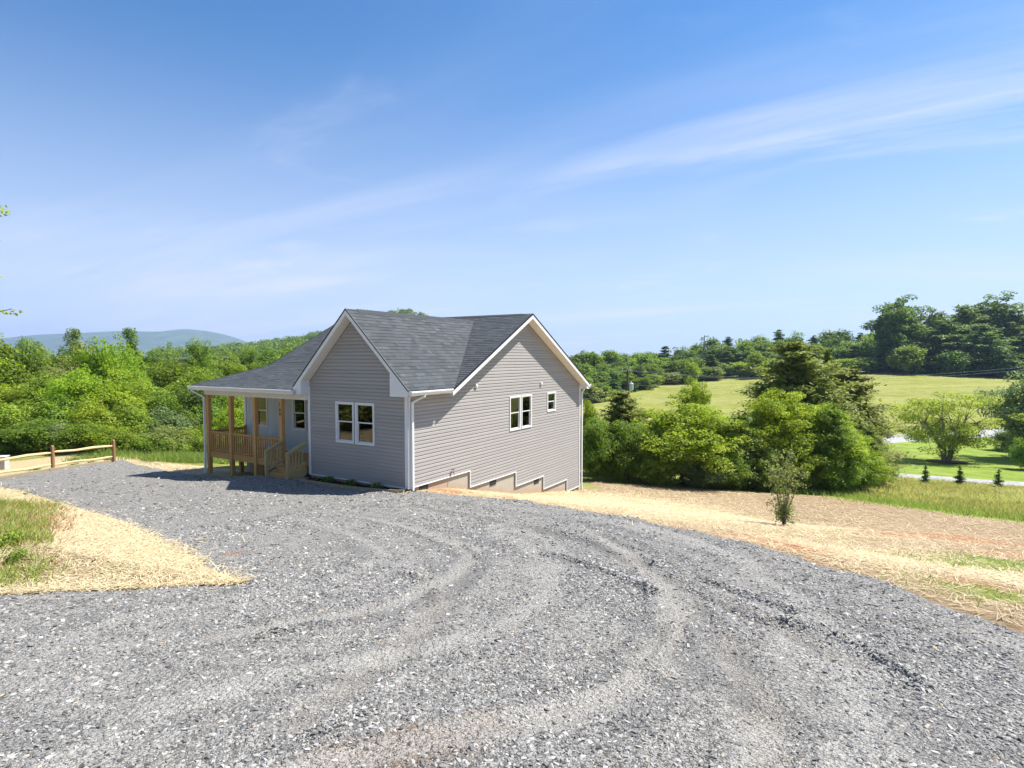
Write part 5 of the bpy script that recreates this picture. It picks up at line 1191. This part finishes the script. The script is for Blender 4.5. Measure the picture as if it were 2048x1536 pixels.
t.clump((0, 0, 1.6), (1.0, 1.0, 1.5), 1900, .16, .6, tone=.15); t.clump((.2, 0, 3.4), (2.2, 2.2, 1.7), 2200, .17, .6, tone=.25)
x, y, _ = on_ground(1893, 925); GT = (x, y)
plant('tree', kit(t, 'bright', 'bark_grey'), x, y, 'spreading many-stemmed garden tree on the lawn with a dark mulch ring', s=1.03)
mr = MB(); n = 28; mr.poly([(x + math.cos(i * 6.283 / n) * 1.9, y + math.sin(i * 6.283 / n) * 1.7, gz(x + math.cos(i * 6.283 / n) * 1.9, y + math.sin(i * 6.283 / n) * 1.7) + .13) for i in range(n)])
M['ring'] = m_plain('brown_mulch', (0.16, 0.11, 0.085), .95, .05, .3, 12.0, .8)
tag(mr.build('mulch_ring', M['ring']), 'brown mulch circle under the spreading garden tree', 'mulch', kind='stuff')
RT = kit(broad(610, 10.5, 9.5, .26, 18000, base=.04, ncl=110, ragged=.35, clr=.17, limbs=26), 'deep', 'bark_grey')
fit('tree', RT, (10.5, 9.5), 2085, 64, 732, 84, 'large dark tree cut off by the right edge of the photo beside the road', mat='silver')
fit('bush', shrb[0], (3.2, 4.0), 2062, 56, 868, 26, 'small green bush at the right edge below the large dark tree', 'bush', mat='mid')
fit('bush', shrb[1], (3.2, 4.0), 2030, 72, 852, 30, 'low grey-green bush under the large dark tree', 'bush', mat='deep')
ev = kit(conifer(620, 1.5, .85, .07, 2600, tiers=12, aspect=.35, power=.6), 'deep')
for u, v, w_ in ((1786, 961, 'leftmost, nearest the hedge'), (1850, 966, 'second from the hedge'), (1918, 968, 'third from the hedge'), (1997, 973, 'rightmost, farthest from the hedge')):
    x, y, _ = on_ground(u, v); plant('evergreen', ev, x, y, 'small young evergreen in the row beside the gravel lane, ' + w_, 'shrub', 'young evergreens planted along the gravel lane', s=random.uniform(.92, 1.08))
# sapling in the yard
t = Tree(630); g_ = t.g
for i in range(8):
    a = i * .8 + g_.uniform(-.3, .3); L = g_.uniform(.15, .82); hh = 2.65 - 1.5 * L * L - g_.uniform(0, .35); p = [(0, 0, -.05), (math.cos(a) * L * .25, math.sin(a) * L * .25, hh * .3), (math.cos(a) * L * .7, math.sin(a) * L * .7, hh * .7), (math.cos(a) * L, math.sin(a) * L, hh)]
    t.wood.tube(p, [.022, .016, .010, .003], 5)
    for j in range(42):
        f = g_.uniform(.12, 1.0); k = min(int(f * 3), 2); ff = f * 3 - k; q = np.array(p[k]) * (1 - ff) + np.array(p[k + 1]) * ff; e = q + g_.normal(size=3) * np.array([.16, .16, .10]); t.wood.tube([tuple(q), tuple(e)], [.005, .002], 4)
        t.clump(e + g_.normal(size=3) * .03, (.13, .13, .13), 7, .07, .6, tone=np.clip(f * .5 + g_.normal(.05, .2), 0, 1), shell=.1)
x, y, _ = on_ground(1567, 1052); SPL = (x, y); hh = at(1567, 903, y)[2] - gz(x, y)
plant('sapling', kit(t, 'sapling', 'bark_grey'), x, y, 'slender many-stemmed sapling standing alone in the straw yard', 'sapling', s=hh / 2.5, rz=.6)
# tree just outside on the left, whose twigs reach into view
t = Tree(640); g_ = t.g; t.wood.tube([(0, 0, -.3), (.1, 0, 1.6), (0, .1, 3.4), (.1, 0, 5.6)], [.16, .13, .09, .03], 8)
for i in range(34):
    a = i * 2.4; L = g_.uniform(1.1, 2.1); z = g_.uniform(2.6, 5.4); q = np.array([math.cos(a) * L, math.sin(a) * L, z + L * .2]); t.limb((0, 0, z - .5), q, .035, .008, .05)
    for j in range(3): t.clump(q * np.array([.6 + .2 * j, .6 + .2 * j, 1]) + g_.normal(size=3) * .18, (.32, .32, .14), 70, .085, .6, tone=g_.normal(.6, .15))
for z_, L, dy in ((3.95, 2.62, .2), (3.35, 3.02, .05), (2.72, 2.35, -.1)):
    t.limb((0, 0, z_ - .5), (L, dy, z_), .03, .006, .03)
    for j in range(8): t.clump((L * (.55 + j * .06), dy + g_.normal() * .08, z_ + g_.normal() * .05 + .02), (.16, .16, .06), 16, .08, .6, tone=g_.normal(.7, .15))
x, y = spot(-262, 12.2); plant('tree', kit(t, 'bright'), x, y, 'tree at the left edge of which only a few leafy twigs reach into view', rz=0, z=at(0, 600, 12.2)[2] - 3.5)

# trees and bushes out of view on the left, added for the window reflections
for i, (x, y, w_) in enumerate(((-22, 12, 'nearest the bank'), (-26, 16.5, 'beyond the far end of the bank'), (-27, 9.5, 'in the middle'), (-23, 5, 'nearest the viewer'), (-31, 13.5, 'farthest back'))): plant('tree', mid_b[i % 4], x, y, 'tree only seen reflected in the front windows, ' + w_, group='trees reflected in the front windows', s=.8, mat=['mid', 'olive'][i % 2])

for i, (x, y, w_) in enumerate(((-16.6, 13.8, 'nearest'), (-18.0, 15.6, 'second'), (-16.4, 12.0, 'third'), (-19.6, 17.2, 'fourth'), (-16.6, 15.1, 'fifth'), (-21.5, 19.5, 'last'))): plant('bush', shrb[i % 3], x, y, 'bush left of the photo, seen only reflected in the front windows, ' + w_, 'bush', 'bushes reflected in the front windows', s=.85, mat=['mid', 'olive', 'deep'][i % 3])

# ---- ground plants
def blades(name, P, hgt, wid, mat, g, lean=.35, kind='stuff', label=None, cat=None):
    n = len(P); a = g.uniform(0, 6.283, n); d = np.c_[np.cos(a), np.sin(a), np.zeros(n)]; ln = g.normal(size=(n, 2)) * lean; h = hgt * g.uniform(.55, 1.25, n); w = wid * g.uniform(.7, 1.3, n)
    tip = P + np.c_[ln * h[:, None], h]; V = np.stack([P - d * w[:, None] * .5, P + d * w[:, None] * .5, tip], 1).reshape(-1, 3)
    return tag(objm(name, np_mesh(name, V, np.arange(n * 3).reshape(n, 3), mat, k=3, tone=np.clip(g.normal(.5, .25, n), 0, 1))), label, cat, kind=kind)
def pts_in(fn, x0, x1, y0, y1, n, g):
    x = g.uniform(x0, x1, n); y = g.uniform(y0, y1, n); k = fn(x, y) > g.random(n); x, y = x[k], y[k]; return np.c_[x, y, hz(x, y) + .01]
g = np.random.default_rng(31)
inv = lambda x, y: (np.abs(x) < y * .93 + 1.5)
P = pts_in(lambda x, y: np.clip(blob(grass_blobs, x, y) * 1.5 - .35 + .5 * lump(x * 2, y * 2), 0, 1) * (grav_sd(x, y) > .05) * inv(x, y), -8, 22, 5, 30, 60000, g)
blades('grass', P, .09, .014, L_['grass'], g, .6, label='patches of green grass coming up through the straw yard', cat='grass')
P = pts_in(lambda x, y: np.exp(-(line_d(verge_line, x, y) / 1.5) ** 2) * inv(x, y), 12, 34, 18, 45, 60000, g)
blades('verge_grass', P, .28, .035, L_['grass'], g, .5, label='bright green grass strip along the far edge of the straw yard', cat='grass')
P = pts_in(lambda x, y: (poly_sd(yard_poly, x, y) > 1.0) * (poly_sd(lawn_poly, x, y) > 1.5) * np.clip(.6 + .5 * lump2(x, y), .15, 1) * inv(x, y), 16, 60, 24, 50, 90000, g)
blades('meadow_grass', P, .22, .04, L_['dry'], g, .45, label='tall straw-coloured meadow grass before the gravel lane', cat='grass')
blades('meadow_green_grass', P[::3] + [.1, .1, 0], .24, .04, L_['grass'], g, .45, label='green blades mixed into the tall meadow grass before the gravel lane', cat='grass')
P = pts_in(lambda x, y: np.clip(blob(bank_grass, x, y) * 1.6 - .3, 0, 1) * np.clip(.7 + .6 * lump(x * 2, y * 2), 0, 1) * (grav_sd(x, y) > .1) * (x < -.79 * y + .3 * lump(x, y)), -17, -4, 5.5, 17, 120000, g)
blades('bank_weeds', P, .16, .018, L_['grass'], g, .7, label='green weeds and grass growing on the left bank', cat='grass')
P = pts_in(lambda x, y: np.clip(np.maximum(blob(bank_clay, x, y), blob(bank_grass, x, y) * .7) * 1.5 - .35, 0, 1) * (grav_sd(x, y) > .15) * (x < -.755 * y + .3 * lump(x, y)), -15, -4, 5.5, 17, 60000, g)
L_['rust'] = m_leaf('withered_weed', (0.20, 0.095, 0.045), (0.42, 0.27, 0.13), .2)
blades('withered_weeds', P, .13, .016, L_['rust'], g, .8, label='rusty brown withered weeds on the left bank', cat='weeds')
# big-leaved weeds on the bank
wd = []
for i in range(15):
    u, v = random.choice([(random.uniform(-60, 55), random.uniform(985, 1100)), (random.uniform(-50, 40), random.uniform(1080, 1160)), (random.uniform(0, 105), random.uniform(990, 1050))]); p = on_ground(u, v); wd.append(p)
t = Tree(650)
for k in range(9): a = k * .9; t.clump((math.cos(a) * .10, math.sin(a) * .10, .10 + .05 * (k % 3)), (.09, .09, .07), 16, .075, .6, up=.9, tone=t.g.normal(.5, .2))
t.wood.tube([(0, 0, -.05), (.02, 0, .16)], [.01, .004], 5); wk = kit(t, 'mid')
cv = np.array([v.co for v in wk[1].vertices]); cf = np.array([q.vertices[:] for q in wk[1].polygons]); VV, FF, n = [], [], 0
for q in wd:
    a = random.uniform(0, 6.28); s_ = random.uniform(.35, .8); rm = np.array([[math.cos(a), -math.sin(a), 0], [math.sin(a), math.cos(a), 0], [0, 0, 1]]) * s_; VV.append(cv @ rm.T + np.array([q[0], q[1], gz(q[0], q[1])])); FF.append(cf + n); n += len(cv)
tag(objm('leafy_weeds', np_mesh('leafy_weeds', np.concatenate(VV), np.concatenate(FF), L_['mid'], tone=np.clip(g.normal(.5, .3, sum(len(f) for f in FF)), 0, 1))), 'low leafy weeds covering the left bank above the straw', 'weeds', kind='stuff')
P = pts_in(lambda x, y: ((y > 26.6 + .5 * lump(x, y)) & (y < 31)) * np.clip(.5 + .7 * lump(x * 1.5, y * 1.5), .05, 1), -20.5, -11, 25, 31.5, 26000, g)
blades('tall_grass', P, .36, .03, L_['grass'], g, .5, label='tall sunlit grass between the straw and the thicket left of the porch', cat='grass')
fern = Tree(660)
for k in range(26): a = k * 2.4; L = fern.g.uniform(.5, 1.0); fern.clump((math.cos(a) * L * .5, math.sin(a) * L * .5, .35 + .3 * L), (.22, .22, .25), 26, .16, .25, tone=.8)
fern.wood.tube([(0, 0, 0), (0, 0, .2)], [.03, .01], 5)
x, y, _ = on_ground(1742, 976); plant('fern_clump', kit(fern, 'locust'), x, y - .3, 'bright yellow-green fern-like clump at the right foot of the hedge', 'plant')
tuft = Tree(670)
for k in range(7): a = k; tuft.clump((math.cos(a) * .12, math.sin(a) * .08, .06), (.13, .13, .12), 30, .10, .25, up=.2, tone=.55)
tuft.wood.tube([(0, 0, -.02), (0, 0, .05)], [.02, .01], 5); tk = kit(tuft, 'mid')
for u, v, w_ in ((70, 943, 'left of the middle fence post'), (148, 935, 'just right of the middle fence post'), (184, 930, 'centred under the right fence bay'), (217, 925, 'next to the last fence post')):
    x, y, _ = on_ground(u, v); plant('grass_tuft', tk, x, y, 'small green tuft at the foot of the fence, ' + w_, 'plant', 'green tufts along the fence', s=1.15)
dk2 = Tree(680)
for k in range(9): a = k * 1.4; dk2.clump((math.cos(a) * .1, math.sin(a) * .1, .10), (.14, .14, .12), 60, .045, .5, tone=.3)
dk2.wood.tube([(0, 0, -.02), (0, 0, .1)], [.012, .006], 5); sk_ = kit(dk2, 'deep')
for x_, w_ in ((-3.05, 'left end near the steps'), (-2.05, 'below the front windows'), (-.95, 'right end near the corner downspout')):
    p = hw(x_, -.33); plant('foundation_shrub', sk_, p[0], p[1], 'small dark shrub in the mulch bed, ' + w_, 'shrub', 'small shrubs in the mulch bed', z=gz(p[0], p[1]) + .06, s=1.0)

# ---- straw strands
def straw_w(x, y):
    sy = poly_sd(yard_poly, x, y) < -.2; gsd = grav_sd(x, y); sg = np.where(gsd > -.04, 1.0, .16 * np.exp(-np.clip(-gsd, 0, 9) / .16)); ins = (np.abs((x - HC[0]) * HX[0] + (y - HC[1]) * HX[1] + 5.0) < 5.2) & (np.abs((x - HC[0]) * HY[0] + (y - HC[1]) * HY[1] - 6.1) < 6.0)
    gb = np.clip(np.maximum(blob(grass_blobs, x, y), np.maximum(blob(bank_grass, x, y) * 1.1, blob(clay_blobs, x, y) * .8)), 0, 1); r_ = np.hypot(x, y)
    return sy * sg * ~ins * (1 - .85 * gb) * (.35 + .65 * np.clip(np.maximum(np.exp(-((x - 3) ** 2 + (y - 20) ** 2) / 75), np.maximum(x < -3, np.exp(-((x - 8) ** 2 + (y - 9) ** 2) / 22))) + .5 * lump(x, y), 0, 1)) * (np.abs(x) < 1.25 * y + 3) * np.clip(110 / (r_ * r_), .22, 1)
P = np.concatenate([pts_in(straw_w, -18, 26, 4.5, 33, 520000, g), pts_in(lambda x, y: straw_w(x, y) * (poly_sd(bank_poly, x, y) < .1), -12, -2.5, 5.5, 15, 260000, g)])
P[:, 2] += .055 * (grav_sd(P[:, 0], P[:, 1]) < -.05)
n = len(P); r_ = np.hypot(P[:, 0], P[:, 1]); L = g.uniform(.08, .24, n) * (1 + r_ / 45); w = .003 + r_ * .00055; a = g.uniform(0, 6.283, n); e = g.normal(0, .15, n)
D3 = np.c_[np.cos(a) * np.cos(e), np.sin(a) * np.cos(e), np.sin(e)]; S3 = np.c_[-np.sin(a), np.cos(a), np.zeros(n)]; Cn = P + np.c_[np.zeros(n), np.zeros(n), g.uniform(.0, .022, n) + .010]
V = np.stack([Cn - D3 * L[:, None] / 2 - S3 * w[:, None] / 2, Cn - D3 * L[:, None] / 2 + S3 * w[:, None] / 2, Cn + D3 * L[:, None] / 2 + S3 * w[:, None] / 2 + [0, 0, -.006], Cn + D3 * L[:, None] / 2 - S3 * w[:, None] / 2 + [0, 0, -.006]], 1).reshape(-1, 3)
t = NT('straw_strand'); tn = t.attr('tone')
fr_ = np.clip(np.maximum(np.exp(-((P[:, 0] - 3) ** 2 + (P[:, 1] - 20) ** 2) / 75), (P[:, 0] < -3)), 0, 1); fr_ = np.maximum(fr_, np.exp(-((P[:, 0] - 8) ** 2 + (P[:, 1] - 9) ** 2) / 22) * .75)
M['straw'] = t.done(t.bsdf(t.mix(tn, (0.24, 0.165, 0.085), (0.60, 0.49, 0.29)), .7, .3))
tag(objm('straw', np_mesh('straw', V, np.arange(n * 4).reshape(n, 4), M['straw'], tone=np.clip(g.normal(.48, .26, n) + .5 * (fr_ - .5), 0, 1))), 'loose straw spread over the bare yard soil and the left bank', 'straw', kind='stuff')
print('straw strands', n)

# ---- split rail fence
fp = [on_ground(228, 925), on_ground(106, 942), None]; d_ = fp[1] - fp[0]; fp[2] = fp[1] + d_ * 1.05; fp.append(fp[2] + d_)
fe = tag(empty('split_rail_fence', tuple(fp[1])), 'two-rail split-rail wooden fence at the far left edge of the gravel', 'fence'); b0 = fp[1]
hts = [1.03, 1.05, 1.05, 1.05]
for i, p in enumerate(fp):
    z = gz(p[0], p[1]); q = Vector(p) - Vector(b0); mb = MB(); r = .062; n = 8
    mb.tube([(q.x, q.y, z - b0[2] - .3), (q.x + .006, q.y, z - b0[2] + .5), (q.x, q.y + .005, z - b0[2] + hts[i] - .05), (q.x, q.y, z - b0[2] + hts[i])], [.072, .068, .062, .03], 7); mb.build('post', M['fence_post'], fe)
for a, b in zip(fp[:-1], fp[1:]):
    za, zb_ = gz(a[0], a[1]) - b0[2], gz(b[0], b[1]) - b0[2]; A_v, B_v = Vector((a[0] - b0[0], a[1] - b0[1], za)), Vector((b[0] - b0[0], b[1] - b0[1], zb_))
    for h_, w_ in ((.76, .05), (.26, .045)):
        p, q = A_v + Vector((0, 0, h_)), B_v + Vector((0, 0, h_)); path = [p.lerp(q, f) + Vector((0, 0, .018 * math.sin(f * 9 + h_ * 7))) for f in (0, .08, .35, .65, .92, 1)]
        MB().tube(path, [.02, w_, w_ * 1.15, w_ * .95, w_, .02], 6).build('rail', M['rail_pale'], fe)
mb = MB(); off = Vector((-.0, -.14, 0)); pts = [Vector((p[0], p[1] - .22, gz(p[0], p[1] - .22) + .06)) for p in ([fp[0] - d_ * .03] + fp)]
for k, (p, q) in enumerate(zip(pts[:-1], pts[1:])):
    if k: tag(MB().bar(p, q - (q - p).normalized() * .02, .13, .15).build('landscape_timber', M['timber']), 'landscape timber lying between the gravel and the fence, ' + ('under the right bay', 'under the left bay', 'at the left edge of the photo')[k - 1], 'timber', 'landscape timbers along the fence')
x, y, _ = on_ground(2, 938); ub = tag(empty('utility_box', (x, y, gz(x, y)), .3), 'pale grey utility box behind the fence at the left edge', 'utility box')
MB().box(-.24, .24, -.2, .2, -.1, .52).build('cabinet', M['plastic_grey'], ub, bevel=.02); MB().box(-.26, .26, -.22, .22, .522, .58).build('lid', M['plastic_grey'], ub, bevel=.02)

# ---- utility pole and lines
YP = 76.0; px, py = spot(1255, YP); gb_ = gz(px, py); up = tag(empty('utility_pole', (px, py, gb_)), 'wooden utility pole with a grey transformer before the far woods', 'utility pole'); top = at(1255, 741, YP)[2] - gb_
MB().tube([(0, 0, -.5), (0, 0, top * .6), (0, 0, top)], [.19, .16, .12], 10).build('pole', M['pole'], up)
zt_ = at(1264, 766, YP)[2] - gb_
tf = MB().tube([(.52, 0, zt_ - .95), (.52, 0, zt_ - .9), (.52, 0, zt_ - .06), (.52, 0, zt_)], [.24, .27, .27, .20], 14).build('transformer', M['steel'], up); MB().tube([(.50, 0, zt_), (.50, 0, zt_ + .22)], .05, 8).build('bushing', M['white'], tf)
MB().box(.12, .30, -.05, .05, zt_ - .7, zt_ - .6).build('bracket', M['steel'], up)
ca = MB().box(-.75, .45, -.05, .05, top - .28, top - .16).build('crossarm', M['pole'], up)
for x_ in (-.65, -.2, .35): MB().tube([(x_, 0, top - .16), (x_, 0, top + .02)], .045, 8).build('insulator', M['steel'], ca)
def wire(name, p, q, sag, r, lab):
    p, q = Vector(p), Vector(q); path = [p.lerp(q, f / 24) - Vector((0, 0, sag * 4 * (f / 24) * (1 - f / 24))) for f in range(25)]
    tag(MB().tube(path, r, 4).build(name, M['wire']), lab, 'power line')
tp = Vector((px, py, gb_ + top)); rp_ = Vector(at(2420, 690, 62)); lp_ = Vector(at(700, 790, 74))
wire('power_line', tp + Vector((.35, 0, .02)), rp_ + Vector((0, 0, .25)), 2.2, .016, 'upper power line from the pole to the right edge of the photo')
wire('power_line', tp + Vector((-.2, .02, .0)), rp_ + Vector((0, .9, -.25)), 2.25, .016, 'power line just below the upper one, right of the pole')
wire('power_line', tp + Vector((.0, 0, -1.7)), rp_ + Vector((0, 0, -2.3)), 2.4, .014, 'lowest wire running right from the pole before the meadow')
wire('power_line', tp + Vector((-.65, 0, .02)), lp_, 1.2, .016, 'power line from the pole leftwards behind the house')
wire('power_line', tp + Vector((0, 0, -2.6)), lp_ + Vector((0, 0, -2.4)), 1.3, .014, 'lower wire from the pole leftwards behind the house')

# ---- air
hb = MB().box(-9500, 9500, -400, 6900, -60, 330)
t = NT('haze'); pv = t.n('ShaderNodeVolumePrincipled', {'Color': (0.50, 0.67, 1.0, 1), 'Density': 0.00014, 'Anisotropy': 0.2}); t.t.links.new(pv.outputs[0], t.out.inputs['Volume'])
hz_o = tag(hb.build('haze', t.m), 'thin summer haze that turns the mountains blue', 'haze', kind='stuff')
